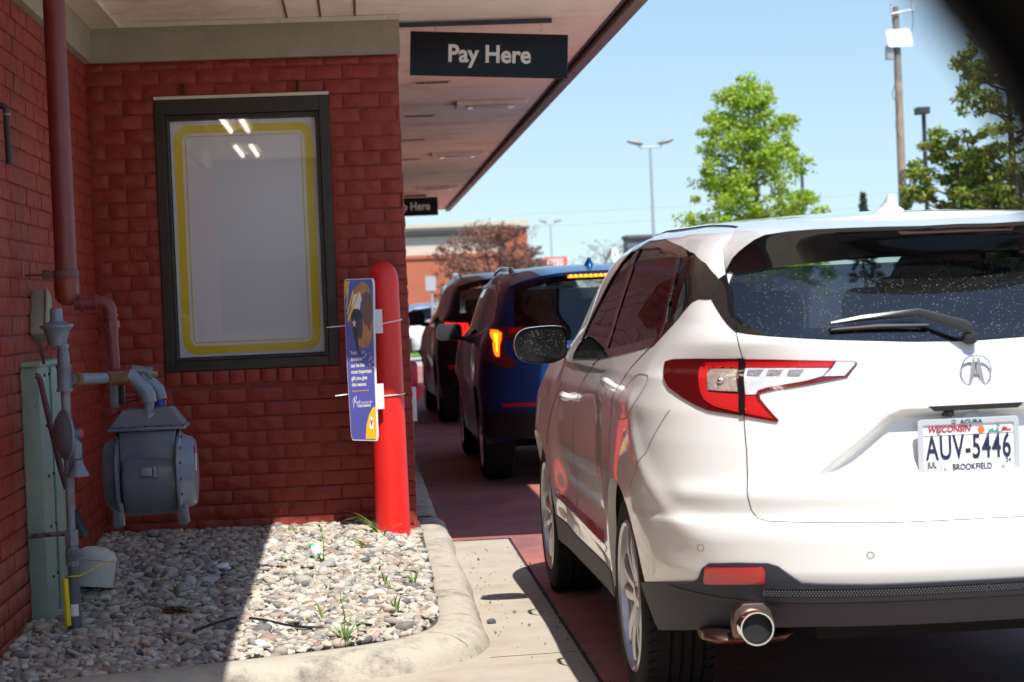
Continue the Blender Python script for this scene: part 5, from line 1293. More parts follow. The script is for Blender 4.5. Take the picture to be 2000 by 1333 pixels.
mp = thing('meter_piping', 'rusty elbow and grey angled fittings joining the red pipe and gas meter', 'pipe', (V_(230, 738, YA).x, YA, 1.1))
PY = YA-.06
s = MB(); s.tube([V_(206, 739, YA-.1), V_(215, 738.5, YA-.08), V_(240, 737, YA-.07), V_(254, 737, PY)], [.031, .029, .029, .031], 20); s.build('rusty_elbow', MATS['rust'], mp, world=True, smooth=50)
s = MB(); s.tube([V_(252, 736, PY), V_(258, 737, PY), V_(266, 744, PY), V_(277, 756, PY)], [.034, .031, .029, .030], 20); s.tube([V_(275, 753, PY), V_(284, 762, PY), V_(289, 772, PY), V_(290.5, 786, PY)], [.031, .033, .034, .034], 20); s.build('angled_fitting', MATS['meter_light'], mp, world=True, smooth=50)
s = MB(); s.tube([V_(290.5, 784, PY), V_(291.5, 812, PY)], .022, 18); s.cyl(V_(291, 806, PY), V_(291.5, 820, PY), .034, 8); s.cyl(V_(291.5, 822, PY), V_(292, 842, PY), .040, 22); s.build('nipple', MATS['meter_light'], mp, world=True, bevel=.002)
s = MB(); B2 = YA+.06; s.tube([V_(258, 724, B2), V_(290, 728, B2)], .025, 16); s.cyl(V_(289, 731, B2), V_(298, 731, B2), .034, 20); s.tube([V_(276, 735, B2), V_(296, 748, B2), V_(309, 762, B2), V_(313, 780, B2)], [.028, .028, .030, .030], 18); s.build('angled_fitting', MATS['meter_light'], mp, world=True, smooth=40)
s = MB(); s.cyl(V_(298, 731, B2), V_(307, 731, B2), .014, 6); s.build('brass_plug', mat('brass', (.35, .30, .18), .4, metal=.6), mp, world=True)
s = MB(); s.tube([V_(313, 782, B2), V_(313, 805, B2)], .026, 16); s.build('blue_nut', MATS['meter_blue'], mp, world=True)
tm = thing('telemetry_module', 'small black and grey module with thin cables behind the gas meter pipes', 'module', tuple(V_(228, 775, YA+.06)))
a, b_ = V_(215, 754, YA+.06), V_(233, 797, YA+.06); s = MB(); s.bb((a.x, YA+.04, b_.z), (b_.x, YA+.08, a.z)); s.build('module_body', MATS['pipe_grey'], tm, world=True, bevel=.005)
a, b_ = V_(233, 753, YA+.06), V_(245, 790, YA+.06); s = MB(); s.bb((a.x, YA+.04, b_.z), (b_.x, YA+.085, a.z)); s.build('module_lid', MATS['black_plastic'], tm, world=True, bevel=.005)
s = MB()
for P in ([(243, 780), (258, 775), (272, 776)], [(240, 790), (254, 784), (272, 781)], [(214, 817), (232, 806), (262, 802), (280, 795)]): s.tube([V_(*p, YA+.07) for p in resample(P, 4, closed=False, smooth=2)], .0028, 5)
s.build('cable', MATS['black_plastic'], tm, world=True)
# wall boxes
gb = thing('green_junction_box', 'tall pale green metal box with peeling paint on the left brick wall', 'utility box', (LX+.05, 9.05, .12))
z1 = V_(65, 712, 8.66).z; s = MB(); s.bb((LX+.006, 8.66, .11), (LX+.085, 9.48, z1)); s.build('box', MATS['box_green'], gb, world=True, bevel=.008)
s = MB(); s.bb((LX+.086, 8.95, .13), (LX+.098, 9.47, z1-.02)); s.bb((LX+.004, 8.64, z1-.012), (LX+.10, 9.50, z1+.010)); s.build('cover', MATS['box_green'], gb, world=True, bevel=.004)
s = MB()
for yy in (8.80, 8.93):
    for z in np.arange(.3, z1, .22): s.cyl((LX+.085, yy, z), (LX+.092, yy, z), .007, 8)
s.build('rivets', MATS['dark_metal'], gb, world=True)
bb_ = thing('beige_cabinet', 'small beige cable cabinet tilted on the wall behind the red pipe', 'utility box', (LX+.06, 8.85, 1.35))
M = Matrix.Rotation(radians(-20), 4, 'X'); c_ = V_(100, 612, 8.75); s = MB(); s.box((LX+.040, 9.05, c_.z-.01), (.065, .12, .21), M); s.build('cabinet_body', MATS['box_beige'], bb_, world=True, bevel=.008)
s = MB(); s.box((LX+.078, 9.05, c_.z-.01), (.010, .132, .222), M); s.build('cabinet_lid', MATS['box_beige'], bb_, world=True, bevel=.004)
s = MB()
for k_ in range(3): P = [(70+4*k_, 665), (78+3*k_, 685), (84+2*k_, 712)]; s.tube([V_(*p, 8.62) for p in resample(P, 5, closed=False, smooth=2)], .003, 5)
s.build('cable', MATS['conduit_purple'], bb_, world=True)
cd = thing('purple_conduit', 'weathered purple brown conduit bending down the green box to the riser', 'conduit', tuple(V_(104, 838, 8.5)))
s = MB(); P = [(69, 735), (76, 735), (80, 750), (88, 785), (98, 830), (108, 870), (118, 915), (130, 955)]; s.tube([V_(*p, 8.56) for p in resample(P, 6, closed=False, smooth=2)], .0125, 10); s.build('conduit_tube', MATS['conduit_purple'], cd, world=True)
c2 = thing('black_conduit', 'short black hooked pipe high on the left brick wall', 'conduit', tuple(V_(12, 260, 7.98)))
s = MB(); P = [(-20, 207), (2, 207), (8, 209), (12, 214), (12.5, 225), (13, 240), (18, 321)]; pts = [V_(*p, 7.95) for p in resample(P, 5, closed=False, smooth=1)]; s.tube(pts, .0125, 12); s.build('conduit_tube', MATS['black_plastic'], c2, world=True)
s = MB(); s.cyl(V_(12.6, 222, 7.95), V_(12.7, 226, 7.95), .0155, 14); s.build('collar', MATS['pipe_grey'], c2, world=True)
dc = thing('beige_dome', 'pale grey domed cap standing in stones behind the riser', 'cap', (V_(182, 1130, 9.35).x, 9.35, .13))
a = V_(182, 1132, 9.35); s = MB(); M = Matrix.Rotation(.12, 4, 'Y') @ Matrix.Rotation(-.1, 4, 'X')
s.lathe([(0, .155), (.045, .150), (.082, .130), (.100, .105), (.102, .092), (.098, .088), (.097, .030), (.094, -.03)], n=40, M=M, c=(a.x, 9.35, a.z)); s.build('cap', mat('cap_grey', (.60, .60, .57), .5, var=.06), dc, world=True, smooth=35)
# side window shelf device round the corner
sd_ = thing('order_shelf', 'red drive-through card shelf with white panel beyond the wall corner', 'shelf', (WX, 13.6, .8))
DY = 13.6; a, b_ = V_(799, 709, DY), V_(817, 756, DY); s = MB(); s.bb((WX, DY, b_.z), (b_.x, DY+.25, a.z)); s.build('shelf_box', mat('device_red', (.55, .02, .04), .4), sd_, world=True, bevel=.015)
P = [V_(*p, DY-.05) for p in [(812, 754), (831, 755), (829, 761), (816, 783), (812, 783)]]; s = MB(); s.prism([(p.x, p.z) for p in P], DY-.05, DY+.2, lambda a, b_, h: (a, h, b_)); s.build('shelf_wing', MATS['device_red'], sd_, world=True, bevel=.004)
a, b_ = V_(800, 757, DY-.1), V_(815, 823, DY-.1); s = MB(); s.bb((WX, DY-.1, b_.z), (b_.x, DY+.1, a.z)); s.build('white_panel', MATS['white_plastic'], sd_, world=True, bevel=.003)
# ------------------------------------------------------------------ litter, hose, weeds
def ong(x, y):
    p = on(x, y, 2, .15)
    for _ in range(5): p = on(x, y, 2, float(gz_bed(p[0], p[1])))
    return Vector(p)
b0 = ong(618, 1092); bt = thing('plastic_bottle', 'small clear plastic bottle with green cap lying on sunlit stones', 'bottle', tuple(b0))
ax = Vector((-.35, .75, .35)).normalized(); q_ = ax.to_track_quat('Z', 'Y').to_matrix().to_4x4()
s = MB(); s.lathe([(0, -.055), (.024, -.054), (.029, -.045), (.029, -.03), (.026, -.026), (.029, -.02), (.029, 0), (.026, .004), (.028, .01), (.022, .028), (.012, .040), (.012, .048)], n=24, M=q_, c=b0+Vector((0, 0, .036))); s.build('bottle_body', mat('bottle_clear', (.62, .72, .74), .08, spec=.8), bt, world=True, smooth=40)
s = MB(); s.lathe([(0, .064), (.013, .064), (.0145, .060), (.0145, .046)], n=20, M=q_, c=b0+Vector((0, 0, .036))); s.build('bottle_cap', mat('cap_green', (.0, .45, .14), .4), bt, world=True)
rng = np.random.default_rng(8)
def lump(name, lab, cat, p, r, m, seed):
    g = np.random.default_rng(seed); bm = bmesh.new(); bmesh.ops.create_icosphere(bm, subdivisions=3, radius=r); d = g.normal(0, 1, (5, 3))
    for v in bm.verts:
        f = 1+.22*sum(sin(v.co.dot(Vector(k_))/r*2+i) for i, k_ in enumerate(d))/2; v.co = Vector((v.co.x*f*1.1, v.co.y*f, v.co.z*f*.7))
    me = bpy.data.meshes.new(name); bm.to_mesh(me); bm.free(); me.materials.append(m); o = link(bpy.data.objects.new(name, me)); o.location = p; tag(o, lab, cat); return o
lump('paper_litter', 'crumpled white paper scrap on the shaded stones', 'litter', ong(437, 1113)+Vector((0, 0, .012)), .030, MATS['white_plastic'], 4)
lump('paper_litter', 'small white scrap on the stones below the gas meter', 'litter', ong(236, 1034)+Vector((0, 0, .01)), .014, MATS['white_plastic'], 6)
s = MB(); P = [(378, 1243), (415, 1229), (450, 1219), (462, 1217)]; s.tube([ong(*p)+Vector((0, 0, .022)) for p in resample(P, 6, closed=False, smooth=2)], .0055, 7)
o = s.build('drip_hose', MATS['black_plastic'], None); tag(o, 'thin black hose lying across the shaded stones near the kerb', 'hose')
s = MB(); P = [(488, 1217), (520, 1221), (560, 1231), (600, 1236), (632, 1234)]; s.tube([ong(*p)+Vector((0, 0, .020)) for p in resample(P, 6, closed=False, smooth=2)], .0055, 7)
o = s.build('drip_hose', MATS['black_plastic'], None); tag(o, 'thin black hose lying on sunlit stones, longest lit piece', 'hose')
s = MB(); P = [(697, 1230), (712, 1227), (726, 1229)]; s.tube([ong(*p)+Vector((0, 0, .016)) for p in resample(P, 6, closed=False, smooth=2)], .0055, 7)
o = s.build('drip_hose', MATS['black_plastic'], None); tag(o, 'short black hose end by the front kerb right of the tall weed', 'hose')
leaf_mat('weed_green', [(0, (.10, .20, .03)), (.5, (.18, .30, .06)), (1, (.26, .34, .09))]); leaf_mat('weed_dry', [(0, (.36, .30, .13)), (1, (.25, .28, .08))])
def blade(mb, base, az_, h, out_, w_, droop):
    n = 9; L_, R_ = [], []
    for i in range(n):
        t = i/(n-1); r_ = out_*t**1.3; z = h*(t-droop*t**3); p = base+Vector((cos(az_)*r_, sin(az_)*r_, z)); ww = w_*(1-t)**.6*min(1, .35+t*3)/2+.0004; sd = Vector((-sin(az_), cos(az_), 0))*.5+Vector((cos(az_+.8)*.5, 0, .2))
        sd.normalize(); L_.append(p+sd*ww); R_.append(p-sd*ww)
    mb.loft([L_, R_], closed=False)
def tuft(x, y, lab, n, h, out_, w_, seed, az0=None, m='weed_green', droop=.25, spread=pi, stem=False):
    h *= 1.45; out_ *= 1.25; w_ *= 1.35
    g = np.random.default_rng(seed); b = ong(x, y)+Vector((0, -.03, .0)); s = MB()
    for i in range(n):
        a = (g.uniform(-spread, spread)+(az0 or 0)); blade(s, b+Vector((g.normal(0, .006), g.normal(0, .006), 0)), a, h*g.uniform(.6, 1.1), out_*g.uniform(.5, 1.2), w_*g.uniform(.7, 1.2), droop*g.uniform(.6, 1.4))
    t = thing('weed', lab, 'weed', tuple(b), 0, 'weeds growing through the stones'); s.build('blades', MATS[m], t, world=True, smooth=60, fix=False)
    if stem:
        s = MB(); tp = b+Vector((-.01, 0, stem)); s.tube([b, b+Vector((.005, 0, stem*.5)), tp], [.003, .0025, .0012], 6); s.build('stem', MATS[m], t, world=True)
        s = MB()
        for i in range(6):
            f = .3+.12*i; blade(s, b.lerp(tp, f), g.uniform(0, 6.3), stem*.18, stem*.25, w_*1.3, .5)
        s.build('leaves', MATS[m], t, world=True, smooth=60, fix=False)
tuft(738, 1042, 'tall arching grass weed touching the red bollard base', 9, .125, .17, .011, 1, az0=pi, spread=.9, droop=.45)
tuft(752, 1046, 'short pale grass weed right of the bollard base', 5, .08, .07, .008, 2, m='weed_dry')
tuft(712, 1068, 'low spreading pale weed left of the bollard', 8, .06, .12, .009, 3, az0=pi, spread=1.2, m='weed_dry', droop=.5)
tuft(632, 1100, 'thin upright weed just beside the plastic bottle', 5, .06, .05, .008, 4, stem=.20, m='weed_green')
tuft(673, 1252, 'tallest weed close to the front kerb', 14, .075, .10, .007, 5, stem=.20)
tuft(752, 1138, 'small two-leaf weed in the middle of the sunlit stones', 4, .065, .02, .010, 6)
tuft(808, 1142, 'upright sprout nearest the right kerb', 5, .085, .04, .008, 7)
tuft(773, 1190, 'low sprout between front kerb corner and sunlit stones', 5, .07, .03, .008, 8)
tuft(630, 1206, 'bent single-leaf weed left of the tallest weed', 3, .07, .04, .010, 9)
tuft(762, 1148, 'tiny weed beside the two-leaf weed', 4, .03, .02, .006, 10)
tuft(348, 1172, 'dark weed on the shaded stones below the gas meter', 7, .07, .05, .008, 11, stem=.10)
tuft(42, 1236, 'faint weed at the foot of the left brick wall', 6, .05, .03, .006, 12, m='weed_dry')
tuft(578, 1040, 'short dry weed at the front wall foot near the shade line', 6, .05, .08, .006, 13, m='weed_dry')
leaf_mat('straw', [(0, (.10, .045, .02)), (1, (.22, .11, .045))]); g = np.random.default_rng(5); s = MB()
for i in range(170):
    p = ong(335+g.normal(0, 17), 1199+g.normal(0, 5))+Vector((0, 0, g.uniform(.006, .024))); a = g.uniform(0, pi); l = g.uniform(.01, .03); s.tube([p-Vector((cos(a)*l, sin(a)*l, g.normal(0, .004))), p+Vector((cos(a)*l, sin(a)*l, g.normal(0, .004)))], .0012, 3, caps=False)
tag(s.build('dry_needles', MATS['straw'], None), 'patch of brown dry needles on the shaded stones', 'debris', kind='stuff')
for i, (x, y, r_) in enumerate([(960, 1213, .016), (1023, 1236, .006), (1000, 1216, .007), (885, 1296, .006), (1003, 1222, .005)]):
    pass
lump('loose_pebble', 'small grey brown pebble lying on the concrete apron', 'stone', Vector(on(960, 1214, 2, .006)), .016, MATS['pebble'], 9)

# grit and crumbs along the kerb and the pavement joint
g = np.random.default_rng(77); s = MB()
for i in range(260):
    if i % 2: y = g.uniform(6.3, 11.8); x = .83+g.normal(0, .022)
    else: y = g.uniform(7.0, 11.6); x = .50+abs(g.normal(0, .09)) if y > 8.4 else g.uniform(-.6, .75); y = y if y > 8.4 else y-.05
    if y < 8.1 and x < .45 and y > 7.4: continue
    r_ = g.uniform(.0015, .006)*(1 if i % 9 else 1.8); p = Vector((x, y, r_*.4)); V = [p+Vector((g.uniform(.6, 1.2)*r_*a, g.uniform(.6, 1.2)*r_*b_, g.uniform(.5, 1)*r_*c)) for a, b_, c in ((1, 0, 0), (-1, 0, 0), (0, 1, 0), (0, -1, 0), (0, 0, 1), (0, 0, -1))]
    s.add(V, [(0, 2, 4), (2, 1, 4), (1, 3, 4), (3, 0, 4), (2, 0, 5), (1, 2, 5), (3, 1, 5), (0, 3, 5)])
tag(s.build('grit', mat('grit', (.20, .17, .14), .9, rand=.6), None, smooth=None), 'loose grit and crumbs scattered along the pavement joint and kerb', 'grit', kind='stuff')
# ------------------------------------------------------------------ the two SUVs ahead
def spoiler_for(b, root, paint, y_te, z_te, hw, y_roof, zu=None):
    xs = np.linspace(-hw, hw, 25); s = MB(); r = []
    ro = [b.T(np.array([x*.97]), np.array([y_roof]), .002)[0][0] for x in xs]; md = [b.T(np.array([x*.98]), np.array([y_roof*.5+y_te*.5+.05]), .010)[0][0] for x in xs]
    te_ = [(x, y_te+.22*(abs(x)/hw)**3.5, z_te-.09*(abs(x)/hw)**3) for x in xs]; tb_ = [(x, y+.008, z-.022) for x, y, z in te_]
    s.loft([[tuple(p) for p in ro], [tuple(p) for p in md], te_, tb_], closed=False); o = s.build('spoiler', MATS[paint], root, smooth=60, fix=False)
    un = []
    for x, (a, y, z) in zip(xs, te_):
        d0 = b.rear(np.array([abs(x)*.97]), np.array([z-.07])); P, N = b.B(d0[:, 0], d0[:, 1], .003); un.append((x*.97, P[0][1], P[0][2]))
    s = MB(); s.loft([tb_, un], closed=False); s.build('spoiler_underside', MATS['gloss_black'], o, smooth=60, fix=False)
    return o
def R_(b, pts): return b.rear([p[0] for p in pts], [p[1] for p in pts])
def Sd(b, pts): return b.side([p[0] for p in pts], [p[1] for p in pts])
def generic(b, root, paint, zg0, zg1, hwg, win, dark=True):
    rwn = [(0.0, zg0)]+[tuple(p) for p in R_(b, [(hwg*.5, zg0), (hwg*.9, zg0+.01), (hwg, zg0+.03), (hwg*1.0, zg0+.15), (hwg*.97, zg1-.05), (hwg*.96, zg1)])]
    make_suv(b, root, paint, side_win=[Sd(b, win)], rear_win=rwn, gate=None, glass_rear='side_glass', detail=0, clad='arches', wheel_kw=dict(rim_mat=MATS['satin_chrome'], detail=False), sill=.28, back=.36)
    for mr in ('left', None): strip('window_trim', b, Sd(b, win), .03, MATS['satin_chrome' if paint == 'blue_paint' else 'gloss_black'], root, mirror=mr, off=.003, closed=True)
WIN2 = [(3.35, 1.10), (2.5, 1.12), (1.6, 1.14), (.95, 1.18), (.66, 1.26), (.62, 1.36), (.78, 1.46), (1.2, 1.53), (2.0, 1.56), (2.55, 1.54), (2.9, 1.42), (3.2, 1.22)]
yr2 = ([.25, .36, .45, .55, .66, .72, .95, 1.1, 1.2, 1.56, 1.72], [.14, .08, .04, .01, 0, .03, .04, .07, .10, .30, .44])
b2 = Body(w=.925, length=4.63, n=3.0, Lr=.62, wheels=(.95, 3.68), tyre=.36, yr=yr2, zb=1.10)
car2 = thing('blue_suv', 'dark blue SUV ahead of the white one with its amber turn light on', 'car', (1.83, 14.95, 0), radians(.3))
generic(b2, car2, 'blue_paint', 1.10, 1.50, .66, WIN2)
sp = spoiler_for(b2, car2, 'blue_paint', .20, 1.625, .66, .95)
for mr, sx in (('left', -1), (None, 1)):
    tl = panel('tail_light', b2, resample(R_(b2, [(.42, 1.215), (.80, 1.225), (.86, 1.21), (.90, 1.12), (.90, 1.02), (.82, .94), (.70, .90), (.66, .95), (.74, 1.02), (.72, 1.13), (.42, 1.15)]), .03), [], MATS['lens_edge'], car2, step=.05, mirror=mr, off=.010, rim=.015)
    panel('brake_band', b2, resample(R_(b2, [(.44, 1.205), (.70, 1.21), (.70, 1.16), (.44, 1.165)]), .03), [], MATS['lens_red'], tl, step=.05, mirror=mr, off=.013)
    panel('turn_signal', b2, resample(R_(b2, [(.745, 1.17), (.77, 1.195), (.815, 1.20), (.825, 1.17), (.812, 1.11), (.81, 1.02), (.797, .995), (.775, .995), (.768, 1.08), (.755, 1.12)]), .02), [], MATS['amber_lamp'] if sx < 0 else MATS['lens_red'], tl, step=.04, mirror=mr, off=.014)
    if sx < 0: panel('turn_bulb', b2, resample(R_(b2, [(.770, 1.165), (.800, 1.17), (.792, 1.09), (.792, 1.03), (.783, 1.03), (.782, 1.09)]), .02), [], MATS['amber_hot'], tl, step=.04, mirror=mr, off=.017)
    panel('reflector', b2, resample(R_(b2, [(.50, .645), (.78, .640), (.78, .612), (.50, .618)]), .03), [], MATS['lens_red'], car2, step=.05, mirror=mr, off=.008, rim=.01)
    strip('chrome_pillar', b2, Sd(b2, [(.52, 1.16), (.58, 1.36), (.74, 1.50), (1.15, 1.575)]), .030, MATS['chrome'], car2, mirror=mr, off=.006, rim=.006)
    s = MB(); P = [b2.T(np.array([.60]), np.array([y]), .035 if .80 < y < 2.75 else .0)[0][0] for y in np.linspace(.70, 2.85, 26)]; s.tube([(sx*p[0], p[1], p[2]) for p in P], [.014+.012*(i < 4) for i in range(26)], 8); s.build('roof_rail', MATS['gloss_black'], car2)
    m_ = bpy.data.objects.new('door_mirror', None); link(m_, car2)
    mp_ = rrect(.23, .15, .05, 5); s = MB(); s.loft([[(sx*(1.02+a*k_), 3.0+dy, 1.16+c*k_) for a, c in mp_] for dy, k_ in ((0, 1), (.05, 1), (.10, .8), (.13, .3))], caps=True); s.build('housing', MATS['gloss_black'], m_, smooth=50)
    s = MB(); s.tube([(sx*.96, 3.05, 1.10), (sx*.87, 3.08, 1.10)], .02, 8); s.build('mirror_arm', MATS['gloss_black'], m_)
low = [(0, .62)]+[tuple(p) for p in R_(b2, [(.30, .62), (.48, .60), (.52, .58)])]+[tuple(q) for q in Sd(b2, [(.42, .56), (.50, .42)])]
cl2 = low+[(low[-1][0], .37)]+[(u, .37) for u in np.linspace(low[-1][0]-.05, 0, 8)]
panel('bumper_cladding', b2, np.array(dedupe(resample(dedupe(cl2), .03))), [], MATS['black_plastic'], car2, step=.05, mirror='both', off=.012, rim=.012)
strip('chrome_bar', b2, [(0, 1.045)]+[tuple(p) for p in R_(b2, [(.25, 1.045), (.40, 1.045)])], .035, MATS['chrome'], car2, mirror='both', off=.008, rim=.01)
s = MB()
for i in range(12): s.lathe([(0, 0), (.010, 0), (.012, .012)], axis='y', n=10, c=(-.21+i*.0385, .212, 1.590))
s.build('brake_light_leds', MATS['amber_hot'], sp)
s = MB(); s.bb((-.235, .220, 1.575), (.235, .25, 1.606)); s.build('brake_light', MATS['amber_lamp'], sp, bevel=.004)
s = MB(); za = float(b2.T(np.array([0.]), np.array([.8]))[0][0, 2]); s.loft([[(w_*cos(a), .8+(l_)*sin(a)+o_, za+f) for a in np.linspace(0, 2*pi, 17)[:-1]] for f, w_, l_, o_ in ((-.01, .048, .10, 0), (.012, .036, .08, 0), (.04, .022, .045, -.03), (.066, .010, .018, -.05))], caps=True); s.build('antenna_fin', MATS['blue_paint'], car2, smooth=60)
s = MB(); s.prism(rrect(.32, .16, .01, 3), 0, .01, lambda a, c, h: (a, .035-h, .84+c)); s.build('licence_plate', MATS['plate_white'], car2, smooth=None)
# black SUV
yr3 = ([.25, .36, .45, .55, .66, .72, .95, 1.1, 1.2, 1.56, 1.85], [.14, .08, .04, .01, 0, .03, .04, .06, .09, .24, .42])
b3 = Body(w=.975, length=4.95, n=3.2, Lr=.58, wheels=(1.05, 3.95), tyre=.385, yr=yr3, kH=1.048, zb=1.16)
car3 = thing('black_suv', 'tall black SUV farthest ahead in the lane with a red tail light', 'car', (1.86, 22.85, 0), radians(1.2))
W3 = [(3.45, 1.17), (2.5, 1.19), (1.5, 1.21), (.75, 1.24), (.55, 1.30), (.60, 1.46), (.75, 1.56), (1.2, 1.61), (2.0, 1.63), (2.6, 1.61), (2.95, 1.50), (3.3, 1.28)]
generic(b3, car3, 'black_paint', 1.14, 1.58, .70, W3)
spoiler_for(b3, car3, 'black_paint', .18, 1.70, .70, .9)
for mr, sx in (('left', -1), (None, 1)):
    panel('tail_light', b3, resample(R_(b3, [(.62, 1.18), (.86, 1.20), (.92, 1.12), (.90, 1.02), (.72, .98), (.60, 1.06)]), .03), [], mat('lens_lit', (.6, .01, .01), .2, emit=(1, .02, .01), estr=.9), car3, step=.05, mirror=mr, off=.012, rim=.015)
    s = MB(); P = [b3.T(np.array([.62]), np.array([y]), .035 if .80 < y < 2.85 else .0)[0][0] for y in np.linspace(.70, 2.95, 26)]; s.tube([(sx*p[0], p[1], p[2]) for p in P], .016, 8); s.build('roof_rail', MATS['gloss_black'], car3)
    m_ = bpy.data.objects.new('door_mirror', None); link(m_, car3)
    mp_ = rrect(.24, .19, .06, 5); s = MB(); s.loft([[(sx*(1.08+a*k_), 3.1+dy, 1.24+c*k_) for a, c in mp_] for dy, k_ in ((0, 1), (.05, 1), (.10, .8), (.13, .3))], caps=True); s.build('housing', MATS['black_plastic'], m_, smooth=50)
    s = MB(); s.tube([(sx*1.0, 3.15, 1.16), (sx*.92, 3.18, 1.16)], .03, 8); s.build('mirror_arm', MATS['black_plastic'], m_)
    panel('reflector', b3, resample(R_(b3, [(.62, .70), (.86, .70), (.86, .66), (.62, .66)]), .03), [], MATS['lens_red'], car3, step=.05, mirror=mr, off=.01, rim=.01)
s = MB(); s.prism(rrect(.32, .16, .01, 3), 0, .01, lambda a, c, h: (a, .033-h, .86+c)); s.build('licence_plate', MATS['plate_white'], car3, smooth=None)
# parked cars far beyond the lane
mat('slate_blue_paint', (.10, .16, .30), .3, coat=1); 
for (nm, lab, paint, loc, rz, kH) in (('parked_car', 'far parked slate blue car glimpsed left of the black SUV', 'slate_blue_paint', (4.2, 58, 0), pi/2, .86), ('parked_car', 'far parked white car glimpsed behind the black SUV mirror', 'pearl_paint', (5.4, 50.5, 0), pi/2+.1, .84)):
    bp_ = Body(w=.90, length=4.5, n=2.8, Lr=.6, wheels=(.95, 3.6), tyre=.33, kH=kH, zb=.95)
    t = thing(nm, lab, 'car', loc, rz, 'cars parked beyond the lane')
    wn = [(3.2, .98), (2.4, .98), (1.2, 1.0), (.9, 1.06), (1.0, 1.20), (1.4, 1.30), (2.2, 1.33), (2.7, 1.28), (3.0, 1.12)]
    rwn = [(0.0, .98)]+[tuple(p) for p in R_(bp_, [(.4, .98), (.60, 1.0), (.60, 1.15), (.55, 1.27)])]
    make_suv(bp_, t, paint, side_win=[Sd(bp_, wn)], rear_win=rwn, detail=0, wheel_kw=dict(rim_mat=MATS['satin_chrome'], detail=False), ws=(2.85, 3.5))
# ------------------------------------------------------------------ trees
def tree(name, lab, cat, loc, H, R, trunk, n, lsz, m, seed, shape='cone', group=None, z0=.15, bark=None, branches=26, gap=.5, clumps=120):
    g = np.random.default_rng(seed); t = thing(name, lab, cat, loc, 0, group); bark = bark or mat('bark', (.12, .09, .07), .9, var=.3)
    s = MB(); top = Vector((g.normal(0, .1), g.normal(0, .1), H*.93)); s.tube([(0, 0, -.1), (g.normal(0, .04), 0, H*.3), (g.normal(0, .08), g.normal(0, .08), H*.6), top], [trunk, trunk*.8, trunk*.45, trunk*.1], 10)
    def rad(f):      # crown radius at height fraction f of the crown
        if shape == 'cone': return R*min(1, (f/.16)**.6)*(1-f)**.62*1.15 if f < 1 else 0
        if shape == 'egg': return R*float(np.interp(f, [0, .08, .3, .5, .65, .8, .92, 1], [.85, 1.05, .98, .90, .78, .58, .38, .08]))
        if shape == 'spruce': return R*(1-f)*1.0
        return R*math.sqrt(max(0, 1-(2*f-1)**2))**.8
    cs = []
    for i in range(branches):
        f = g.uniform(.02, .92); z = H*(z0+(1-z0)*f); a = g.uniform(0, 2*pi); r_ = rad(f)*g.uniform(.75, 1.08); st_ = Vector((0, 0, max(.1*H, z-.35*r_))); en = Vector((r_*cos(a), r_*sin(a), z+(.1*r_ if shape != 'spruce' else -.1*r_)))
        mid = st_.lerp(en, .5)+Vector((0, 0, -.05*r_)); s.tube([st_, mid, en], [trunk*.28, trunk*.16, trunk*.03], 5)
        for q in range(3):
            p = st_.lerp(en, g.uniform(.4, .9)); e2 = p+Vector((g.normal(0, .3), g.normal(0, .3), g.uniform(.1, .4)))*r_*.6; s.tube([p, e2], [trunk*.09, trunk*.02], 4); cs.append(e2)
        cs.append(en); cs.append(st_.lerp(en, .75))
    s.build('trunk', bark, t, smooth=50)
    for i in range(clumps):
        f = g.uniform(0, 1)**.9; a = g.uniform(0, 2*pi); rr = rad(f)*(g.uniform(0, 1)**gap); cs.append(Vector((rr*cos(a), rr*sin(a), H*(z0+(1-z0)*f))))
    cs = np.array([tuple(c) for c in cs]); k = g.integers(0, len(cs), n); rc = R*.13*g.uniform(.5, 1.5, len(cs))
    d = g.normal(0, 1, (n, 3)); d /= np.linalg.norm(d, axis=1, keepdims=True); P = cs[k]+d*(rc[k]*g.uniform(.1, 1, n)**.5)[:, None]*np.array([1, 1, .75])
    u = g.normal(0, 1, (n, 3)); u[:, 2] *= .6; u /= np.linalg.norm(u, axis=1, keepdims=True); w2 = np.cross(u, d+.001); w2 /= np.linalg.norm(w2, axis=1, keepdims=True); sz = lsz*g.uniform(.6, 1.4, n)[:, None]
    V = np.stack([P-u*sz, P+w2*sz*.55, P+u*sz, P-w2*sz*.55], 1).reshape(-1, 3); F_ = np.arange(n*4).reshape(n, 4)
    fast_mesh('crown', V, F_, m, t, smooth=False); return t
lm1 = leaf_mat('spring_leaves', [(0, (.14, .25, .012)), (.4, (.30, .46, .02)), (.8, (.48, .62, .08)), (1, (.66, .72, .22))], .55)
lm2 = leaf_mat('dark_leaves', [(0, (.06, .11, .018)), (.35, (.16, .24, .03)), (.7, (.28, .36, .05)), (1, (.36, .26, .10))], .35)
lm3 = leaf_mat('bronze_leaves', [(0, (.14, .06, .045)), (.5, (.25, .115, .085)), (1, (.34, .18, .13))], .3)
lm4 = leaf_mat('spruce_leaves', [(0, (.03, .06, .035)), (1, (.07, .11, .07))], .2)
lm5 = leaf_mat('mauve_twigs', [(0, (.15, .11, .11)), (1, (.30, .24, .24))], .3)
def gx_(px_v, Y, py=420): p = on(px_v, py, 1, Y); return p[0]
tree('maple_tree', 'bright spring green tree standing alone in the middle of the sky', 'tree', (gx_(1468, 40), 40, 0), 5.75, 1.48, .10, 30000, .042, lm1, 21, 'egg', z0=.20, clumps=150, branches=60)
tree('broadleaf_tree', 'tall dark green tree at the right edge of the picture', 'tree', (gx_(1992, 33), 33, 0), 6.1, 1.25, .12, 24000, .045, lm2, 22, 'round', z0=.18, group='trees right of the utility pole', clumps=160, branches=36)
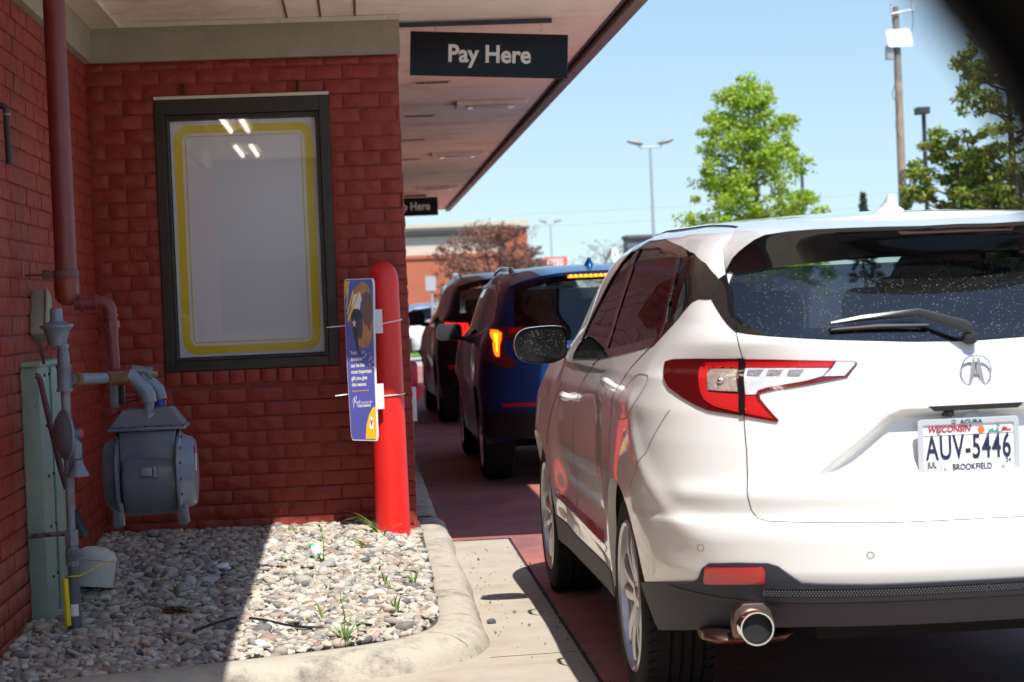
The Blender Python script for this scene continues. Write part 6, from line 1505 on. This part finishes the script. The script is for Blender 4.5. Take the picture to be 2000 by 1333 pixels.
tree('broadleaf_tree', 'bushy olive tree just right of the wooden utility pole', 'tree', (gx_(1878, 34), 34, 0), 4.1, 1.15, .10, 18000, .045, lm2, 23, 'round', z0=.12, group='trees right of the utility pole', clumps=110)
tree('broadleaf_tree', 'low olive tree in front of the tall dark tree', 'tree', (gx_(1965, 36), 36, 0), 3.6, 1.2, .10, 14000, .045, lm2, 24, 'round', z0=.1, group='trees right of the utility pole', clumps=100)
tree('spruce_tree', 'tiny far spruce between green tree and utility pole', 'tree', (gx_(1687, 80), 80, 0), 5.2, .75, .08, 2200, .10, lm4, 25, 'spruce', z0=.3)
tree('bronze_tree', 'reddish brown tree in front of the brick store', 'tree', (gx_(946, 84), 84, 0), 4.7, 2.35, .12, 15000, .055, lm3, 26, 'round', z0=.02, clumps=140, branches=60, group='brown trees before the far stores')
tree('bronze_tree', 'smaller reddish brown tree at the right end of the brick store', 'tree', (gx_(1018, 90), 90, 0), 3.9, 1.3, .10, 6000, .06, lm3, 27, 'round', z0=.02, clumps=60, branches=50, group='brown trees before the far stores')
tree('bare_tree', 'bare mauve tree beside the white oval sign', 'tree', (gx_(1180, 110), 110, 0), 4.6, 2.2, .10, 2600, .05, lm5, 28, 'round', z0=.05, clumps=60, branches=90, group='brown trees before the far stores')
# ------------------------------------------------------------------ far buildings, poles, signs
def far_box(parent, name, x0, x1, y0, y1, z0, z1, m, bevel=0):
    s = MB(); s.bb((x0, y0, z0), (x1, y1, z1)); return s.build(name, m, parent, world=True, smooth=None, bevel=bevel)
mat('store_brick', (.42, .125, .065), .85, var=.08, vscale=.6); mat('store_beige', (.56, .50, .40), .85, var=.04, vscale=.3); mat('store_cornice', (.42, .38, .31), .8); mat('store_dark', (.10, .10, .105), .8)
BY = 130; st = thing('brick_store', 'wide far store of orange brick with beige upper band and cornice', 'building', (0, BY, 0))
zt = lambda py, px_v=950: on(px_v, py, 1, BY)[2]
xr = on(1028, 470, 1, BY)[0]; xm = on(985, 470, 1, BY)[0]; xl = -14
zA, zB, zC = zt(448), zt(497), zt(440)
far_box(st, 'brick_wall', xl, xm, BY, BY+18, 0, zB, MATS['store_brick']); far_box(st, 'beige_wall', xl, xm, BY+.15, BY+18, zB+.01, zA, MATS['store_beige'])
far_box(st, 'ledge', xl, xm, BY-.12, BY+.1, zB-.12, zB+.10, MATS['store_brick']); far_box(st, 'cornice', xl, xm, BY-.35, BY+18, zA+.01, zA+.22, MATS['store_dark']); far_box(st, 'cornice', xl, xm, BY-.2, BY+18, zA+.23, zA+.50, MATS['store_beige'])
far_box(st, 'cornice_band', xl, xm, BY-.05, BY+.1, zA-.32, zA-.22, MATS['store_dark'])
far_box(st, 'corner_tower', xm+.02, xr, BY-.9, BY+16, 0, zA-.05, MATS['store_brick']); far_box(st, 'tower_cornice', xm-.1, xr+.15, BY-1.05, BY+16.1, zA-.04, zA+.06, MATS['store_dark']); far_box(st, 'tower_cornice', xm-.1, xr+.15, BY-1.05, BY+16.1, zA+.07, zA+.50, MATS['store_beige'])
far_box(st, 'shade_strip', xm-.35, xm+.0, BY-.3, BY-.16, zB-1, zA-.33, MATS['store_dark'])  # dark strip standing in for the tower's shade on the wall
g2 = thing('grey_store', 'dark grey far building edge just above the white car roofline', 'building', (on(1260, 470, 1, 150)[0], 150, 0))
x0, x1, z_ = on(1227, 470, 1, 150)[0], on(1227, 470, 1, 150)[0]+14, on(1240, 466, 1, 150)[2]; far_box(g2, 'wall', x0, x1, 150, 153, 0, z_, mat('grey_cladding', (.16, .16, .17), .8)); far_box(g2, 'parapet', x0-.1, x1+.1, 149.8, 153.1, z_+.01, z_+.25, MATS['store_dark'])
rs_ = thing('red_store_sign', 'small red and white sign board above the blue SUV roof', 'sign', (gx_(1086, 95), 95, 0))
a, b_ = on(1063, 503, 1, 95), on(1108, 521, 1, 95); far_box(rs_, 'board', a[0], b_[0], 95, 95.2, b_[2]-.3, a[2], mat('sign_red', (.80, .10, .03), .5)); far_box(rs_, 'white_field', a[0]+.12, b_[0]-.16, 94.97, 94.995, b_[2]-.2, a[2]-.10, MATS['white_plastic'])
s = MB()
for k_ in range(5): s.bb((a[0]+.22+k_*.16, 94.94, b_[2]+.02), (a[0]+.27+k_*.16, 94.965, a[2]-.14))
s.build('marks', MATS['sign_red'], rs_, world=True, smooth=None); far_box(rs_, 'post', (a[0]+b_[0])/2-.06, (a[0]+b_[0])/2+.06, 95.05, 95.15, 0, b_[2]-.31, MATS['steel_pole'])
os_ = thing('oval_sign', 'white oval sign on a post right of the bare tree', 'sign', (gx_(1201, 70), 70, 0)); c_ = on(1201, 498, 1, 70)
s = MB(); s.prism([(.13*cos(t), .27*sin(t)) for t in np.linspace(0, 2*pi, 29)[:-1]], -.03, .03, lambda a, b_, h: (c_[0]+a, 70+h, c_[2]+b_)); s.build('oval_face', MATS['white_plastic'], os_, world=True, smooth=None)
s = MB(); s.cyl((c_[0], 70, 0), (c_[0], 70, c_[2]-.27), .04, 10); s.build('post', MATS['steel_pole'], os_, world=True); s = MB(); s.bb((c_[0]-.015, 69.955, c_[2]-.12), (c_[0]+.015, 69.968, c_[2]+.12)); s.bb((c_[0]-.05, 69.955, c_[2]-.015), (c_[0]+.05, 69.966, c_[2]+.012)); s.build('marks', MATS['steel_pole'], os_, world=True, smooth=None)
ss = thing('street_sign', 'small grey rectangular sign on a post before the brick store', 'sign', (gx_(842, 45), 45, 0)); c_ = on(841, 554, 1, 45)
s = MB(); s.prism(rrect(.23, .33, .03, 3), 0, .01, lambda a, b_, h: (c_[0]+a, 44.98-h, c_[2]+b_)); s.build('sign_plate', mat('sign_back', (.42, .45, .47), .5, metal=.2), ss, world=True, smooth=None); s = MB(); s.cyl((c_[0]+.02, 45.03, 0), (c_[0]+.02, 45.03, c_[2]+.1), .03, 10); s.build('post', MATS['steel_pole'], ss, world=True)
def two_head(px_v, py, Y, lab, head_dark=False):
    c = on(px_v, py, 1, Y); t = thing('light_pole', lab, 'street lamp', (c[0], Y, 0), 0, 'double headed parking lot light poles'); H = c[2]
    s = MB(); s.tube([(0, 0, 0), (0, 0, H)], [.075, .05], 12); s.build('pole', MATS['steel_pole'], t); s = MB(); s.tube([(-.42, 0, H), (.42, 0, H)], .035, 8); s.build('crossarm', MATS['steel_pole'], t)
    for sg in (-1, 1):
        M = Matrix.Rotation(sg*-.22, 4, 'Y'); s = MB(); s.loft([[tuple(M @ Vector((sg*.0+x, w_*cos(a), h_*sin(a)))+Vector((sg*.62, 0, H+.22))) for a in np.linspace(0, 2*pi, 13)[:-1]] for x, w_, h_ in ((-.34, .05, .04), (-.2, .12, .09), (.1, .15, .11), (.3, .10, .07), (.34, .03, .02))], caps=True); hd = s.build('lamp_head', mat('lamp_shell', (.30, .29, .28), .5), t, smooth=50)
        s = MB(); s.tube([(sg*.40, 0, H), (sg*.50, 0, H+.14)], .03, 6); s.build('lamp_bracket', MATS['steel_pole'], hd)
two_head(1270, 288, 80, 'taller double headed light pole left of the green tree')
two_head(1075, 437, 165, 'distant shorter double headed light pole over the red sign')
c = on(1804, 222, 1, 44); t = thing('dark_light_pole', 'dark post with square lamp head right of the utility pole', 'street lamp', (c[0], 44, 0)); s = MB(); s.tube([(0, 0, 0), (0, 0, c[2])], [.06, .05], 4); s.build('pole', MATS['dark_pole'], t, smooth=None); s = MB(); s.bb((-.17, -.2, c[2]-.02), (.10, .2, c[2]+.14)); s.build('lamp_head', MATS['dark_pole'], t, smooth=None, bevel=.02)
c = on(1565, 310, 1, 62); t = thing('dark_post', 'thin dark post behind the right side of the green tree', 'pole', (c[0], 62, 0)); s = MB(); s.tube([(0, 0, 0), (0, 0, c[2])], [.06, .05], 8); s.build('pole', MATS['dark_pole'], t); s = MB(); s.lathe([(0, 0), (.07, 0), (.07, .05), (0, .08)], n=10, c=(0, 0, c[2])); s.build('finial', MATS['dark_pole'], t)
UY = 45; c = on(1749, 14, 1, UY); cb = on(1767, 380, 1, UY); up_ = thing('utility_pole', 'weathered wooden utility pole with crossarm, box and hanging wires', 'utility pole', (c[0], UY, 0)); H = c[2]
zs = on(1757, 160, 1, UY)[2]
s = MB(); s.tube([(0, 0, 0), (0, 0, zs)], [.105, .088], 14); s.build('pole', MATS['wood_pole'], up_); s = MB(); s.tube([(0, 0, zs+.001), (0, 0, H)], [.088, .072], 14); s.build('pole', MATS['wood_pole_dark'], up_)
z = on(1760, 26, 1, UY)[2]; s = MB(); s.tube([(-.15, -.12, z-.03), (.40, -.12, z+.06)], .022, 6); s.build('crossarm', MATS['steel_pole'], up_)
for xx, zz in ((-.13, z), (.36, z+.06)):
    s = MB(); s.lathe([(.02, 0), (.035, .04), (.02, .07), (.035, .11), (.02, .14), (.03, .2), (0, .22)], n=10, c=(xx, -.12, zz)); s.build('insulator', MATS['steel_pole'], up_)
s = MB()
for P in ([(.36, z+.05), (.38, z-.3), (.20, z-.75)], [(-.13, z), (-.12, z-.3), (-.03, z-.6)], [(-.10, z-1.6), (-.22, z-1.9), (-.04, z-2.1), (-.16, z-2.6), (-.05, z-2.9)]): s.tube([(a, -.13, b_) for a, b_ in resample(P, .08, closed=False, smooth=2)], .008, 5)
s.build('wires', MATS['dark_pole'], up_)
z = on(1742, 100, 1, UY)[2]; s = MB(); s.bb((-.26, -.10, z-.20), (-.10, .10, z+.12)); s.build('transformer_box', MATS['steel_pole'], up_, bevel=.01)
ps = thing('white_pole_sign', 'blank white board fixed high on the wooden utility pole', 'sign', (c[0], UY-.15, on(1755, 75, 1, UY)[2]))
P = [on(*p, 1, UY-.15) for p in [(1729, 59), (1775, 56), (1779, 62), (1784, 91), (1738, 93), (1734, 89)]]; s = MB(); s.prism([(p[0], p[2]) for p in P], UY-.17, UY-.13, lambda a, b_, h: (a, h, b_)); s.build('board', MATS['white_plastic'], ps, world=True, smooth=None); s = MB(); s.bb((c[0]-.08, UY-.128, P[0][2]-.3), (c[0]+.08, UY-.09, P[0][2]-.2)); s.build('clamp', MATS['steel_pole'], ps, world=True)
pw = thing('power_line', 'thin overhead wire crossing the sky far behind the cars', 'wire', (0, 140, 9)); s = MB()
for dz in (0, .9): s.tube([(x, 140, 6.6+dz+.0006*(x-8)**2) for x in np.linspace(-20, 60, 30)], .022, 4)
s.build('wire', MATS['steel_pole'], pw, world=True)
# ------------------------------------------------------------------ window frame of the photographer's own car, very close and out of focus
fw = thing('car_window_frame', 'blurred black car window frame corner filling the top right corner', 'window frame', tuple(on(1980, 60, 1, .46)))
ed = [(1752, -120), (1782, -40), (1810, 20), (1850, 70), (1896, 128), (1934, 190), (1972, 275), (2010, 365), (2050, 510), (2080, 700)]
rings = []
for i, (x, y) in enumerate(ed):
    a, b_ = ed[max(i-1, 0)], ed[min(i+1, len(ed)-1)]; tx, ty = b_[0]-a[0], b_[1]-a[1]; l = math.hypot(tx, ty); nx, ny = -ty/l*-1, -tx/l    # outward, up-right
    row = []
    for k_ in range(12):
        t = 2*pi*k_/12; off = 330*(.5-.5*cos(t)); dep = .022*sin(t); p = on(x+nx*off, y+ny*off, 1, .46); row.append((p[0], p[1]+dep, p[2]))
    rings.append(row)
s = MB(); s.loft(rings, caps=True); s.build('frame_rail', mat('frame_rubber', (.003, .0025, .002), .95, spec=.05), fw, world=True, smooth=60)
rings = []
for i, (x, y) in enumerate(ed):
    a, b_ = ed[max(i-1, 0)], ed[min(i+1, len(ed)-1)]; tx, ty = b_[0]-a[0], b_[1]-a[1]; l = math.hypot(tx, ty); nx, ny = ty/l, -tx/l
    row = []
    for k_ in range(8):
        t = 2*pi*k_/8; off = -6+22*(.5-.5*cos(t)); p = on(x+nx*off, y+ny*off, 1, .452); row.append((p[0], p[1]+.005*sin(t), p[2]))
    rings.append(row)
s = MB(); s.loft(rings, caps=True); s.build('seal', MATS['black_plastic'], fw, world=True, smooth=60)

# ------------------------------------------------------------------ added out of view behind the camera to fill reflections in panes and paint
bs = thing('reflected_building', 'long tan building across the road behind the camera', 'building', (0, -44, 0))
far_box(bs, 'wall', -46, 20, -58, -44, 0, 6.2, MATS['store_beige']); far_box(bs, 'parapet', -46.2, 20.2, -58.2, -43.8, 6.21, 6.7, MATS['store_dark']); far_box(bs, 'shop_band', -40, 16, -43.99, -43.9, .8, 3.2, MATS['dark_void'])
for i, (x, y, h) in enumerate(((8, -33, 7.5), (-9, -36, 8.5), (19, -30, 8))):
    tree('reflected_tree', ['dark tree behind the camera, right of the lane', 'dark tree behind the camera, left of the lane', 'dark tree behind the camera, farthest right'][i], 'tree', (x, y, 0), h, 2.6, .2, 5000, .16, lm2, 40+i, 'round', z0=.2, clumps=90)
